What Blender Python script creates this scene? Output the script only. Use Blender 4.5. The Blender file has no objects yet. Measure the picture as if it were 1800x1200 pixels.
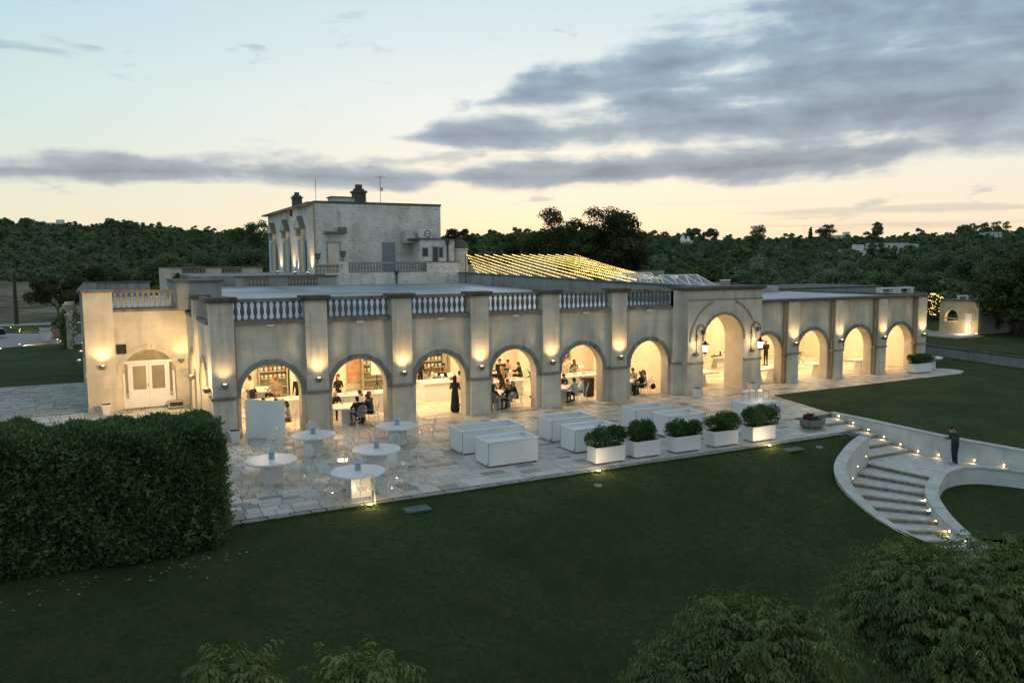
import bpy, bmesh, math, random
import numpy as np
from mathutils import Vector, Matrix
R=math.radians; PI=math.pi
rnd=random.Random(7); nrs=np.random.RandomState(11)
scene=bpy.context.scene
COL=scene.collection

# ------------------------------------------------------------------ camera
cam_data=bpy.data.cameras.new('camera'); cam=bpy.data.objects.new('camera',cam_data); COL.objects.link(cam)
YAW,PIT,ROLL=0.476662,0.097993,-0.006255
fwd=Vector((math.sin(YAW)*math.cos(PIT),math.cos(YAW)*math.cos(PIT),-math.sin(PIT)))
rt=Vector((math.cos(YAW),-math.sin(YAW),0)); up=rt.cross(fwd)
rt2=rt*math.cos(ROLL)+up*math.sin(ROLL); up2=-rt*math.sin(ROLL)+up*math.cos(ROLL)
CAM=Vector((-4.2035,-33.0223,6.993))
cam.matrix_world=Matrix(((rt2.x,up2.x,-fwd.x,CAM.x),(rt2.y,up2.y,-fwd.y,CAM.y),(rt2.z,up2.z,-fwd.z,CAM.z),(0,0,0,1)))
cam_data.sensor_width=36; cam_data.lens=28.0; cam_data.clip_start=.3; cam_data.clip_end=6000
scene.camera=cam

# ------------------------------------------------------------------ node helpers
class NT:
    def __init__(s,tree): s.t=tree; s.n=tree.nodes; s.l=tree.links
    def new(s,typ,**kw):
        n=s.n.new(typ)
        for k,v in kw.items(): setattr(n,k,v)
        return n
    def link(s,a,b): s.l.new(a,b)
    def put(s,sock,v):
        if isinstance(v,(int,float)): sock.default_value=v
        elif isinstance(v,(tuple,list)):
            sock.default_value=tuple(v) if len(v)==len(sock.default_value) else (tuple(v)+(1,))
        else: s.l.new(v,sock)
    def m(s,op,a,b=None,c=None,clamp=False):
        n=s.new('ShaderNodeMath',operation=op,use_clamp=clamp); s.put(n.inputs[0],a)
        if b is not None: s.put(n.inputs[1],b)
        if c is not None: s.put(n.inputs[2],c)
        return n.outputs[0]
    def smooth(s,x,a,b,lo=0.,hi=1.):
        n=s.new('ShaderNodeMapRange',interpolation_type='SMOOTHSTEP'); s.put(n.inputs[0],x)
        for k,v in zip((1,2,3,4),(a,b,lo,hi)): s.put(n.inputs[k],v)
        return n.outputs[0]
    def lin(s,x,a,b,lo=0.,hi=1.):
        n=s.new('ShaderNodeMapRange'); s.put(n.inputs[0],x)
        for k,v in zip((1,2,3,4),(a,b,lo,hi)): s.put(n.inputs[k],v)
        return n.outputs[0]
    def mix(s,f,a,b,mode='MIX'):
        n=s.new('ShaderNodeMix',data_type='RGBA',blend_type=mode); s.put(n.inputs[0],f); s.put(n.inputs[6],a); s.put(n.inputs[7],b)
        return n.outputs[2]
    def xyz(s,x,y,z):
        n=s.new('ShaderNodeCombineXYZ'); s.put(n.inputs[0],x); s.put(n.inputs[1],y); s.put(n.inputs[2],z); return n.outputs[0]
    def sep(s,v):
        n=s.new('ShaderNodeSeparateXYZ'); s.put(n.inputs[0],v); return n.outputs
    def noise(s,vec,scale,detail=4,rough=.55,dist=0):
        n=s.new('ShaderNodeTexNoise'); s.put(n.inputs['Vector'],vec); n.inputs['Scale'].default_value=scale
        n.inputs['Detail'].default_value=detail; n.inputs['Roughness'].default_value=rough; n.inputs['Distortion'].default_value=dist
        return n.outputs[0]
    def ramp(s,x,stops,interp='LINEAR'):
        n=s.new('ShaderNodeValToRGB'); s.put(n.inputs[0],x); cr=n.color_ramp; cr.interpolation=interp
        while len(cr.elements)<len(stops): cr.elements.new(.5)
        for e,(p,c) in zip(cr.elements,stops):
            e.position=p; e.color=(c,c,c,1) if isinstance(c,(int,float)) else tuple(c)+(1,)
        return n.outputs[0]

# ------------------------------------------------------------------ world: dusk sky with a cloud bank
world=bpy.data.worlds.new('World'); scene.world=world; world.use_nodes=True
w=NT(world.node_tree); w.n.clear()
out=w.new('ShaderNodeOutputWorld'); bg=w.new('ShaderNodeBackground'); w.link(bg.outputs[0],out.inputs[0])
tc=w.new('ShaderNodeTexCoord'); dx,dy,dz=w.sep(tc.outputs['Generated'])
az=w.m('MULTIPLY',w.m('ARCTAN2',dx,dy),180/PI); el=w.m('MULTIPLY',w.m('ARCSINE',dz),180/PI)
SUNAZ=31
sund=w.m('COSINE',w.m('MULTIPLY',w.m('SUBTRACT',az,SUNAZ),PI/180))        # 1 towards the afterglow, -1 opposite
west=w.smooth(sund,-.6,1.)
elp=w.m('DIVIDE',w.m('MAXIMUM',el,0),90)
glow=w.ramp(elp,[(0,(.88,.68,.46)),(.03,(.86,.73,.55)),(.065,(.80,.77,.66)),(.12,(.73,.79,.76)),(.22,(.52,.68,.76)),(.45,(.34,.48,.62)),(1,(.27,.38,.53))])
east=w.ramp(elp,[(0,(.47,.455,.42)),(.08,(.52,.51,.48)),(.25,(.46,.49,.50)),(1,(.31,.39,.48))])
base=w.mix(west,east,glow)
# the left of the view is cooler, away from the afterglow
cool=w.smooth(az,24,-20)
base=w.mix(w.m('MULTIPLY',cool,.75),base,w.ramp(elp,[(0,(.74,.70,.50)),(.04,(.66,.72,.56)),(.1,(.47,.68,.65)),(.18,(.34,.58,.65)),(.3,(.28,.47,.60)),(1,(.27,.38,.53))]))
sky=w.new('ShaderNodeTexSky',sky_type='NISHITA',sun_disc=False); sky.sun_elevation=R(1.5); sky.sun_rotation=R(SUNAZ); sky.altitude=200
base=w.mix(1.0,base,w.mix(1.0,sky.outputs[0],(.012,.012,.012),'MULTIPLY'),'ADD')
# cloud bank: upper limit of the bank against azimuth (degrees of elevation / 30)
azn=w.m('DIVIDE',w.m('ADD',az,180),360)
def azp(a): return (a+180)/360
def azr(stops): return w.m('MULTIPLY',w.ramp(azn,[(azp(a),v/30) for a,v in stops]),30)
wv=w.new('ShaderNodeTexNoise'); w.put(wv.inputs['Vector'],w.xyz(w.m('MULTIPLY',az,.10),w.m('MULTIPLY',el,.21),0)); wv.inputs['Scale'].default_value=1.25; wv.inputs['Detail'].default_value=10; wv.inputs['Roughness'].default_value=.58; wv.inputs['Distortion'].default_value=.25
n1=wv.outputs[0]
n2=w.noise(w.xyz(w.m('MULTIPLY',az,.045),w.m('MULTIPLY',el,.34),4.7),1.5,8,.56,.2)
pf=w.m('ADD',w.m('MULTIPLY',w.m('SUBTRACT',n1,.5),2.7),w.m('MULTIPLY',w.m('SUBTRACT',n2,.5),1.7))
def layer(cs,hs,ps):
    c=azr(cs); h=azr(hs); q=w.m('DIVIDE',w.m('SUBTRACT',el,c),h)
    q=w.m('MULTIPLY',q,w.lin(q,-.3,.3,1.25,.85))                     # flat undersides, soft tops
    return w.m('SUBTRACT',w.m('ADD',w.m('SUBTRACT',1.,w.m('ABSOLUTE',q)),pf),azr(ps))
d1=layer([(-180,13),(16,10.0),(24,10.8),(32,12.2),(40,13.4),(50,14.8),(60,16.5),(90,20),(150,14),(180,13)],[(-180,1.2),(18,1.),(26,1.5),(34,2.3),(42,3.0),(50,4.2),(60,6.5),(100,6),(150,1.4),(180,1.2)],[(-180,3),(15,3),(22,1.1),(28,.35),(32,-.2),(40,-.75),(100,-.7),(150,2),(180,3)])
d2=layer([(-180,8),(14,8.6),(30,9.0),(45,9.6),(60,10),(120,9),(180,8)],[(-180,1.),(16,.9),(26,1.3),(36,1.9),(46,2.6),(60,3.6),(110,3),(180,1.)],[(-180,3),(13,3),(19,.9),(23,.0),(29,-.5),(40,-.8),(110,-.7),(150,2),(180,3)])
d3=layer([(-180,6),(-8,5.6),(8,6.2),(20,5.9),(35,6.1),(48,6.6),(60,7.4),(120,6),(180,6)],[(-180,.9),(-8,.9),(3,1.1),(10,1.45),(18,1.1),(26,1.3),(40,1.6),(50,1.7),(60,1.9),(180,.9)],[(-180,.2),(-8,-.15),(3,-.35),(20,-.3),(40,-.5),(60,-.5),(180,.2)])
d4=layer([(-180,11),(30,10.6),(45,11.4),(60,13),(120,12),(180,11)],[(-180,2),(30,2),(45,4.),(60,7),(120,6),(180,2)],[(-180,3),(27,3),(33,.8),(38,.25),(44,-.25),(60,-.6),(110,-.4),(150,3),(180,3)])
d=w.m('MAXIMUM',w.m('MAXIMUM',d1,d4),w.m('MAXIMUM',d2,d3))
dens=w.smooth(d,-.08,.62)
n3=w.noise(w.xyz(w.m('MULTIPLY',az,.11),w.m('MULTIPLY',el,.36),9.1),1.4,7,.55,.2)
small=w.m('MULTIPLY',w.m('MULTIPLY',w.smooth(n3,.60,.70),w.m('MULTIPLY',w.smooth(el,1.2,3.),w.smooth(el,20.,14.))),.6)
lowst=w.m('MULTIPLY',w.smooth(w.noise(w.xyz(w.m('MULTIPLY',az,.03),w.m('MULTIPLY',el,.6),5.5),1.6,6,.5,.2),.52,.62),w.m('MULTIPLY',w.smooth(el,4.4,3.2),w.smooth(el,.2,1.2)))
dens=w.m('MAXIMUM',dens,w.m('MAXIMUM',small,w.m('MULTIPLY',w.m('MULTIPLY',lowst,w.smooth(az,22,36)),.5)))
thick=w.m('ADD',w.smooth(d,.2,1.5),w.m('MULTIPLY',w.m('SUBTRACT',w.noise(w.xyz(w.m('MULTIPLY',az,.09),w.m('MULTIPLY',el,.3),7.7),1.6,9,.6,.5),.5),1.1),clamp=True)
cdark=w.mix(w.smooth(el,5.,15.),(.250,.275,.315),(.180,.250,.340))
clight=w.mix(w.smooth(el,4.,15.),(.42,.46,.49),(.33,.45,.55))
ccol=w.mix(thick,clight,cdark)
ccol=w.mix(w.smooth(el,4.4,2.5),ccol,(.55,.50,.42))
w.link(w.mix(w.m('MULTIPLY',dens,.97),base,ccol),bg.inputs[0]); bg.inputs[1].default_value=1.1

# weak last light from the afterglow side
sd=bpy.data.lights.new('sun','SUN'); sd.energy=.12; sd.angle=R(25); sd.color=(1,.82,.62)
sun=bpy.data.objects.new('sun',sd); COL.objects.link(sun)
sdir=Vector((math.sin(R(SUNAZ))*math.cos(R(5)),math.cos(R(SUNAZ))*math.cos(R(5)),math.sin(R(5))))
sun.rotation_euler=sdir.to_track_quat('Z','Y').to_euler()

vs=scene.view_settings; vs.view_transform='Standard'; vs.look='None'; vs.exposure=0; vs.gamma=1; vs.use_curve_mapping=False
cy=scene.cycles; cy.use_denoising=True; cy.max_bounces=8; cy.diffuse_bounces=4; cy.glossy_bounces=3; cy.transmission_bounces=6
cy.transparent_max_bounces=24; cy.sample_clamp_indirect=6; cy.sample_clamp_direct=0; cy.caustics_reflective=False; cy.caustics_refractive=False
try: cy.use_light_tree=True
except Exception: pass

# ------------------------------------------------------------------ materials
def newmat(name):
    m=bpy.data.materials.new(name); m.use_nodes=True; t=NT(m.node_tree); b=m.node_tree.nodes['Principled BSDF']
    return m,t,b
def sc(c,k): return tuple(min(1,x*k) for x in c)
def mat(name,col,rough=.7,var=.12,scale=4,bump=0,bscale=40,metal=0,spec=.4):
    m,t,b=newmat(name); b.inputs['Roughness'].default_value=rough; b.inputs['Metallic'].default_value=metal; b.inputs['Specular IOR Level'].default_value=spec
    o=t.new('ShaderNodeTexCoord').outputs['Object']
    n=t.noise(o,scale,5,.6); f=t.smooth(n,.3,.7)
    t.link(t.mix(f,sc(col,1-var),sc(col,1+var)),b.inputs['Base Color'])
    if bump:
        bn=t.new('ShaderNodeBump'); bn.inputs['Strength'].default_value=bump; bn.inputs['Distance'].default_value=.02
        t.link(t.noise(o,bscale,5,.6),bn.inputs['Height']); t.link(bn.outputs[0],b.inputs['Normal'])
    return m
def emat(name,col,strength):
    m,t,b=newmat(name); b.inputs['Base Color'].default_value=tuple(sc(col,.8))+(1,); b.inputs['Emission Color'].default_value=tuple(col)+(1,); b.inputs['Emission Strength'].default_value=strength
    return m
def stone(name,col,dark,streak=.7,block=(.95,.36),joint=.13,warm=None,rough=.85):
    """weathered limestone: faint ashlar courses, blotches, rain streaks"""
    m,t,b=newmat(name); b.inputs['Roughness'].default_value=rough; b.inputs['Specular IOR Level'].default_value=.25
    o=t.new('ShaderNodeTexCoord').outputs['Object']; x,y,z=t.sep(o)
    uv=t.xyz(t.m('ADD',x,y),z,0)
    br=t.new('ShaderNodeTexBrick'); t.put(br.inputs['Vector'],uv); br.inputs['Scale'].default_value=1; br.inputs['Brick Width'].default_value=block[0]; br.inputs['Row Height'].default_value=block[1]
    br.inputs['Mortar Size'].default_value=.012; br.inputs['Mortar Smooth'].default_value=.6; br.inputs['Bias'].default_value=0
    br.inputs['Color1'].default_value=(.96,.96,.96,1); br.inputs['Color2'].default_value=(1.03,1.02,1.01,1); br.inputs['Mortar'].default_value=(1-joint,)*3+(1,)
    c=t.mix(t.smooth(t.noise(o,.8,6,.6),.3,.7),sc(col,.82),sc(col,1.12))
    if warm: c=t.mix(t.smooth(t.noise(o,.45,4,.5),.5,.68),c,warm)
    c=t.mix(1,c,br.outputs[0],'MULTIPLY')
    st=t.noise(t.xyz(t.m('MULTIPLY',t.m('ADD',x,y),2.2),1.3,t.m('MULTIPLY',z,.30)),1.0,8,.66,.3)
    c=t.mix(t.m('MULTIPLY',t.smooth(st,.46,.70),streak),c,dark)
    c=t.mix(t.m('MULTIPLY',t.smooth(t.noise(o,9,6,.7),.58,.75),.55*streak),c,dark)
    t.link(c,b.inputs['Base Color'])
    bn=t.new('ShaderNodeBump'); bn.inputs['Strength'].default_value=.5; bn.inputs['Distance'].default_value=.015
    h=t.m('ADD',t.m('MULTIPLY',t.noise(o,14,6,.65),.6),t.m('MULTIPLY',br.outputs[1],-.25)); t.link(h,bn.inputs['Height']); t.link(bn.outputs[0],b.inputs['Normal'])
    return m
M={}
M['stone']=stone('limestone',(.64,.59,.495),(.30,.285,.26),.58,warm=(.60,.53,.42))
M['reveal']=stone('lit_arch_reveal',(.60,.53,.42),(.34,.29,.22),.4,joint=.06)  # cream light on the intrados put into this warmer stone colour
M['stone_port']=stone('portal_limestone',(.60,.55,.45),(.26,.25,.23),.5)
M['stone_left']=stone('west_wing_limestone',(.66,.59,.47),(.36,.31,.25),.35,joint=.10)
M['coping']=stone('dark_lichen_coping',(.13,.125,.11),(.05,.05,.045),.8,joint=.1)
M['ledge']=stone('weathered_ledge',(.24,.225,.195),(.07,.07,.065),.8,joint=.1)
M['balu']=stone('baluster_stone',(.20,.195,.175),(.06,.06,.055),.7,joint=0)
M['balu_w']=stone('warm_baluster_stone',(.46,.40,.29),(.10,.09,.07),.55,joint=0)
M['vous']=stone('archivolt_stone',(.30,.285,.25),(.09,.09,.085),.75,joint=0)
M['pav']=stone('pavilion_stone',(.60,.50,.33),(.28,.23,.16),.4)
M['gwall']=stone('grey_render_wall',(.33,.33,.315),(.13,.13,.125),.5,joint=.1)
M['plaster']=mat('cream_plaster',(.80,.72,.58),.75,.05,2)
M['plaster2']=mat('reveal_plaster',(.70,.62,.49),.8,.08,1.5,.15,30)
M['alcove']=mat('pink_brick_alcove',(.62,.36,.24),.8,.3,3,.4,12)
M['shelfgrey']=mat('grey_green_dresser',(.42,.42,.30),.6,.15,4)
M['white']=mat('white_lacquer',(.78,.78,.77),.38,.03,3)
M['whitem']=mat('white_mineral_top',(.74,.745,.75),.3,.05,2.5)
M['offwhite']=stone('white_wall_paint',(.64,.635,.61),(.36,.36,.34),.45,joint=0)
M['pot']=mat('white_terracotta',(.72,.71,.69),.7,.06,6)
M['iron']=mat('black_iron',(.02,.018,.016),.5,.2,8,metal=.3)
M['dark']=mat('dark_rubber',(.02,.02,.02),.7,.2,8)
M['copper']=mat('ochre_downpipe',(.42,.26,.12),.6,.15,3)
M['pipe']=mat('dark_downpipe',(.06,.06,.065),.6,.2,3)
M['shutter']=mat('grey_blue_shutter',(.26,.31,.35),.6,.08,6)
M['soil']=mat('dark_soil',(.03,.022,.015),.95,.3,20)
M['trough']=mat('old_stone_trough',(.20,.19,.165),.9,.25,6,.5,25)
M['bark']=mat('bark',(.06,.048,.035),.95,.3,9,.6,20)
M['woodc']=mat('light_wood',(.45,.30,.17),.5,.15,5)
M['solar']=mat('dark_membrane',(.03,.035,.04),.6,.2,2)
def roofmat():
    m,t,b=newmat('pale_roof_membrane'); o=t.new('ShaderNodeTexCoord').outputs['Object']
    c=t.mix(t.smooth(t.noise(o,.25,6,.6),.35,.65),(.24,.25,.26),(.46,.48,.49)); c=t.mix(t.m('MULTIPLY',t.smooth(t.noise(o,2.2,7,.7),.55,.7),.5),c,(.16,.16,.16))
    br=t.new('ShaderNodeTexBrick'); t.put(br.inputs['Vector'],o); br.inputs['Scale'].default_value=1; br.inputs['Brick Width'].default_value=7; br.inputs['Row Height'].default_value=1.05; br.inputs['Mortar Size'].default_value=.03; br.inputs['Color1'].default_value=(.9,.9,.9,1); br.inputs['Color2'].default_value=(1.05,1.05,1.05,1); br.inputs['Mortar'].default_value=(.5,.5,.5,1); c=t.mix(1,c,br.outputs[0],'MULTIPLY')
    t.link(c,b.inputs['Base Color']); t.link(t.lin(t.noise(o,.5,5,.6),.3,.7,.25,.65),b.inputs['Roughness']); return m
M['roof']=roofmat()
def villamat():
    m,t,b=newmat('flaking_whitewash'); b.inputs['Roughness'].default_value=.9
    o=t.new('ShaderNodeTexCoord').outputs['Object']; x,y,z=t.sep(o); uv=t.xyz(t.m('ADD',x,y),z,0)
    br=t.new('ShaderNodeTexBrick'); wob=t.new('ShaderNodeVectorMath',operation='ADD'); t.put(wob.inputs[0],uv)
    nz=t.new('ShaderNodeTexNoise'); t.put(nz.inputs['Vector'],o); nz.inputs['Scale'].default_value=1.2
    sm=t.new('ShaderNodeVectorMath',operation='SCALE'); t.link(nz.outputs[1],sm.inputs[0]); sm.inputs[3].default_value=.09; t.link(sm.outputs[0],wob.inputs[1])
    t.link(wob.outputs[0],br.inputs['Vector']); br.inputs['Scale'].default_value=1; br.inputs['Brick Width'].default_value=.62; br.inputs['Row Height'].default_value=.27
    br.inputs['Mortar Size'].default_value=.02; br.inputs['Mortar Smooth'].default_value=.5
    br.inputs['Color1'].default_value=(0,0,0,1); br.inputs['Color2'].default_value=(0,0,0,1); br.inputs['Mortar'].default_value=(1,1,1,1)
    c=t.mix(t.smooth(t.noise(o,.5,6,.6),.3,.7),(.56,.545,.50),(.80,.78,.725))
    j=t.m('MULTIPLY',br.outputs[0],t.smooth(t.noise(o,1.6,7,.7),.46,.66)); c=t.mix(t.m('MULTIPLY',j,.8),c,(.13,.12,.105))
    c=t.mix(t.m('MULTIPLY',t.smooth(t.noise(o,2.3,8,.8),.55,.63),.8),c,(.18,.16,.13)); c=t.mix(t.m('MULTIPLY',t.smooth(t.noise(o,.35,7,.7),.5,.68),.6),c,(.36,.32,.25))
    st=t.noise(t.xyz(t.m('MULTIPLY',t.m('ADD',x,y),1.8),2.,t.m('MULTIPLY',z,.3)),1,6,.6); c=t.mix(t.m('MULTIPLY',t.smooth(st,.55,.75),.45),c,(.2,.185,.15))
    t.link(c,b.inputs['Base Color'])
    bn=t.new('ShaderNodeBump'); bn.inputs['Strength'].default_value=.6; bn.inputs['Distance'].default_value=.02
    t.link(t.m('SUBTRACT',t.m('MULTIPLY',t.noise(o,8,6,.7),.7),br.outputs[0]),bn.inputs['Height']); t.link(bn.outputs[0],b.inputs['Normal']); return m
M['villa']=villamat()
def tilemat(name,src,c0,c1,cd):
    m,t,b=newmat(name); o=t.new('ShaderNodeTexCoord').outputs['Object']
    if src=='obj': r=t.new('ShaderNodeObjectInfo').outputs['Random']
    else:
        a=t.new('ShaderNodeAttribute'); a.attribute_name='rnd'; r=a.outputs['Fac']
    g=t.new('ShaderNodeNewGeometry').outputs['Position']
    c=t.mix(r,c0,c1); c=t.mix(t.smooth(t.m('FRACT',t.m('MULTIPLY',r,7.31)),.84,.9),c,cd)
    c=t.mix(t.m('MULTIPLY',t.smooth(t.noise(g,5,8,.75),.53,.68),.6),c,(.13,.125,.11))
    c=t.mix(t.m('MULTIPLY',t.smooth(t.noise(g,.35,4,.6),.5,.75),.35),c,(.30,.29,.26))
    t.link(c,b.inputs['Base Color']); t.link(t.lin(t.noise(g,1.5,6,.6),.3,.7,*((.28,.6) if 'drive' not in name else (.75,.95))),b.inputs['Roughness']); b.inputs['Specular IOR Level'].default_value=.5 if 'drive' not in name else .15
    bn=t.new('ShaderNodeBump'); bn.inputs['Strength'].default_value=.35; bn.inputs['Distance'].default_value=.012
    t.link(t.noise(g,16,6,.7),bn.inputs['Height']); t.link(bn.outputs[0],b.inputs['Normal']); return m
M['tile']=tilemat('patio_slab','obj',(.43,.40,.345),(.60,.57,.50),(.27,.245,.20))
M['tile2']=tilemat('patio_slab_field','att',(.43,.40,.345),(.60,.57,.50),(.27,.245,.20))
M['tileg']=tilemat('drive_slab','att',(.33,.32,.295),(.45,.44,.41),(.25,.245,.225))
M['floor']=tilemat('polished_floor_slab','att',(.58,.52,.43),(.70,.64,.54),(.50,.45,.37))
M['joint']=mat('dark_joint',(.11,.105,.09),.95,.3,5)
M['kerb']=mat('kerb_stone',(.27,.26,.23),.9,.3,4,.5,14)
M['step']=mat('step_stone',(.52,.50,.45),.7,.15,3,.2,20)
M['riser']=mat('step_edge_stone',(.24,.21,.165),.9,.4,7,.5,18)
def lawnmat():
    m,t,b=newmat('lawn_grass'); b.inputs['Roughness'].default_value=.95; b.inputs['Specular IOR Level'].default_value=.1
    g=t.new('ShaderNodeNewGeometry').outputs['Position']; x,y,z=t.sep(g)
    c=t.mix(t.smooth(t.noise(g,.33,6,.68),.36,.64),(.040,.064,.020),(.085,.112,.036))
    c=t.mix(t.smooth(t.noise(g,6,6,.75),.35,.7),c,(.030,.052,.016))
    c=t.mix(t.m('MULTIPLY',t.smooth(t.noise(g,1.1,7,.75),.5,.7),.75),c,(.088,.082,.034))
    c=t.mix(t.m('MULTIPLY',t.smooth(t.noise(g,45,3,.8),.45,.7),.6),c,(.10,.135,.052))
    t.link(c,b.inputs['Base Color'])
    bn=t.new('ShaderNodeBump'); bn.inputs['Strength'].default_value=1; bn.inputs['Distance'].default_value=.06
    t.link(t.m('ADD',t.noise(g,40,3,.8),t.noise(g,9,4,.7)),bn.inputs['Height']); t.link(bn.outputs[0],b.inputs['Normal']); return m
M['lawn']=lawnmat()
def groundmat():
    m,t,b=newmat('scrub_ground'); b.inputs['Roughness'].default_value=1; b.inputs['Specular IOR Level'].default_value=0
    g=t.new('ShaderNodeNewGeometry').outputs['Position']
    c=t.mix(t.smooth(t.noise(g,.02,6,.6),.35,.65),(.035,.045,.022),(.07,.06,.035)); c=t.mix(t.smooth(t.noise(g,.15,7,.7),.4,.7),c,(.03,.045,.02))
    t.link(c,b.inputs['Base Color']); return m
M['ground']=groundmat()
def fieldmat():
    m,t,b=newmat('dry_field'); b.inputs['Roughness'].default_value=1; b.inputs['Specular IOR Level'].default_value=0
    g=t.new('ShaderNodeNewGeometry').outputs['Position']
    c=t.mix(t.smooth(t.noise(g,.06,6,.65),.35,.65),(.08,.075,.045),(.27,.235,.16)); c=t.mix(t.smooth(t.noise(g,.5,6,.7),.45,.7),c,(.07,.075,.04))
    t.link(c,b.inputs['Base Color']); return m
M['field']=fieldmat()
def leafmat(name,c0,c1,c2,rough=.5,spec=.35):
    m,t,b=newmat(name); b.inputs['Roughness'].default_value=rough; b.inputs['Specular IOR Level'].default_value=spec
    a=t.new('ShaderNodeAttribute'); a.attribute_name='rnd'
    r=a.outputs['Fac']; c=t.mix(r,c0,c1); c=t.mix(t.smooth(r,.9,1),c,c2)
    oi=t.new('ShaderNodeObjectInfo').outputs['Random']; c=t.mix(1,c,t.mix(oi,(.75,.78,.75),(1.15,1.12,1.05)),'MULTIPLY')
    t.link(c,b.inputs['Base Color'])
    tl=t.new('ShaderNodeBsdfTranslucent'); t.link(t.mix(1,c,(1.3,1.35,.9),'MULTIPLY'),tl.inputs[0]); ms=t.new('ShaderNodeMixShader'); ms.inputs[0].default_value=.32; t.link(b.outputs[0],ms.inputs[1]); t.link(tl.outputs[0],ms.inputs[2]); t.link(ms.outputs[0],t.n['Material Output'].inputs[0]); return m
M['hedge']=leafmat('laurel_leaf',(.034,.075,.022),(.115,.19,.058),(.21,.29,.10),.42,.5)
M['fleaf']=leafmat('drooping_leaf',(.042,.076,.021),(.24,.30,.09),(.44,.47,.16),.5,.3)
M['bush']=leafmat('planter_leaf',(.026,.06,.016),(.10,.165,.045),(.18,.25,.08),.45,.4)
M['oak']=leafmat('oak_leaf',(.03,.042,.016),(.10,.12,.042),(.15,.165,.06),.6,.2)
M['wood1']=leafmat('olive_wood_leaf',(.10,.14,.088),(.28,.34,.225),(.36,.41,.28),.7,.15)
M['wood2']=leafmat('holm_oak_leaf',(.062,.098,.050),(.19,.25,.128),(.27,.33,.18),.7,.15)
M['ivy']=leafmat('ivy_leaf',(.03,.06,.015),(.09,.13,.03),(.14,.17,.04),.5,.3)
M['flower']=leafmat('pink_flower',(.20,.03,.06),(.42,.08,.14),(.5,.2,.25),.6,.3)
M['petal']=leafmat('pale_fallen_leaf',(.35,.34,.28),(.55,.53,.46),(.6,.55,.4),.7,.2)
def acrylic():
    m,t,b=newmat('clear_acrylic'); t.n.remove(b); o=t.n['Material Output']
    tr=t.new('ShaderNodeBsdfTransparent'); tr.inputs[0].default_value=(.965,.955,.945,1); gl=t.new('ShaderNodeBsdfGlossy'); gl.inputs[0].default_value=(1,1,1,1); gl.inputs['Roughness'].default_value=.06
    ge=t.new('ShaderNodeNewGeometry'); dt=t.new('ShaderNodeVectorMath',operation='DOT_PRODUCT'); t.link(ge.outputs['Normal'],dt.inputs[0]); t.link(ge.outputs['Incoming'],dt.inputs[1])
    f=t.m('POWER',t.m('SUBTRACT',1.,t.m('ABSOLUTE',dt.outputs['Value']),clamp=True),4.)
    df=t.new('ShaderNodeBsdfDiffuse'); df.inputs[0].default_value=(.85,.83,.8,1); m0=t.new('ShaderNodeMixShader'); m0.inputs[0].default_value=.15; t.link(tr.outputs[0],m0.inputs[1]); t.link(df.outputs[0],m0.inputs[2])
    mx=t.new('ShaderNodeMixShader'); t.link(t.m('ADD',t.m('MULTIPLY',f,.65),.07,clamp=True),mx.inputs[0]); t.link(m0.outputs[0],mx.inputs[1]); t.link(gl.outputs[0],mx.inputs[2]); t.link(mx.outputs[0],o.inputs[0]); return m
M['acrylic']=acrylic()
def glassmat(name,tint,refl):
    m,t,b=newmat(name); t.n.remove(b); o=t.n['Material Output']
    tr=t.new('ShaderNodeBsdfTransparent'); tr.inputs[0].default_value=tint+(1,); gl=t.new('ShaderNodeBsdfGlossy'); gl.inputs['Roughness'].default_value=.03
    mx=t.new('ShaderNodeMixShader'); mx.inputs[0].default_value=refl; t.link(tr.outputs[0],mx.inputs[1]); t.link(gl.outputs[0],mx.inputs[2]); t.link(mx.outputs[0],o.inputs[0]); return m
M['glass']=glassmat('window_glass',(.85,.86,.82),.12)
M['skyglass']=glassmat('skylight_glass',(.8,.8,.74),.28)
WARM=(1,.66,.30); WARM2=(1,.72,.40)
M['bulb']=emat('warm_bulb',(1,.62,.17),6.5); M['lampglow']=emat('lit_lamp',(1,.70,.32),5); M['spotglow']=emat('lit_spot',(1,.74,.38),14); M['lantern']=emat('lit_lantern_glass',(1,.80,.52),7); M['candle']=emat('lit_candle_glass',(1,.8,.5),4)
M['cable']=mat('string_cable',(.05,.04,.03),.7)
M['lattice']=mat('blue_lattice',(.10,.16,.32),.5,.1,6)

M['glasswarm']=mat('warm_glow_pane',(.62,.50,.30),.6,.1,2)  # window glow put into the tan colour, nothing shines behind the pane
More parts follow.
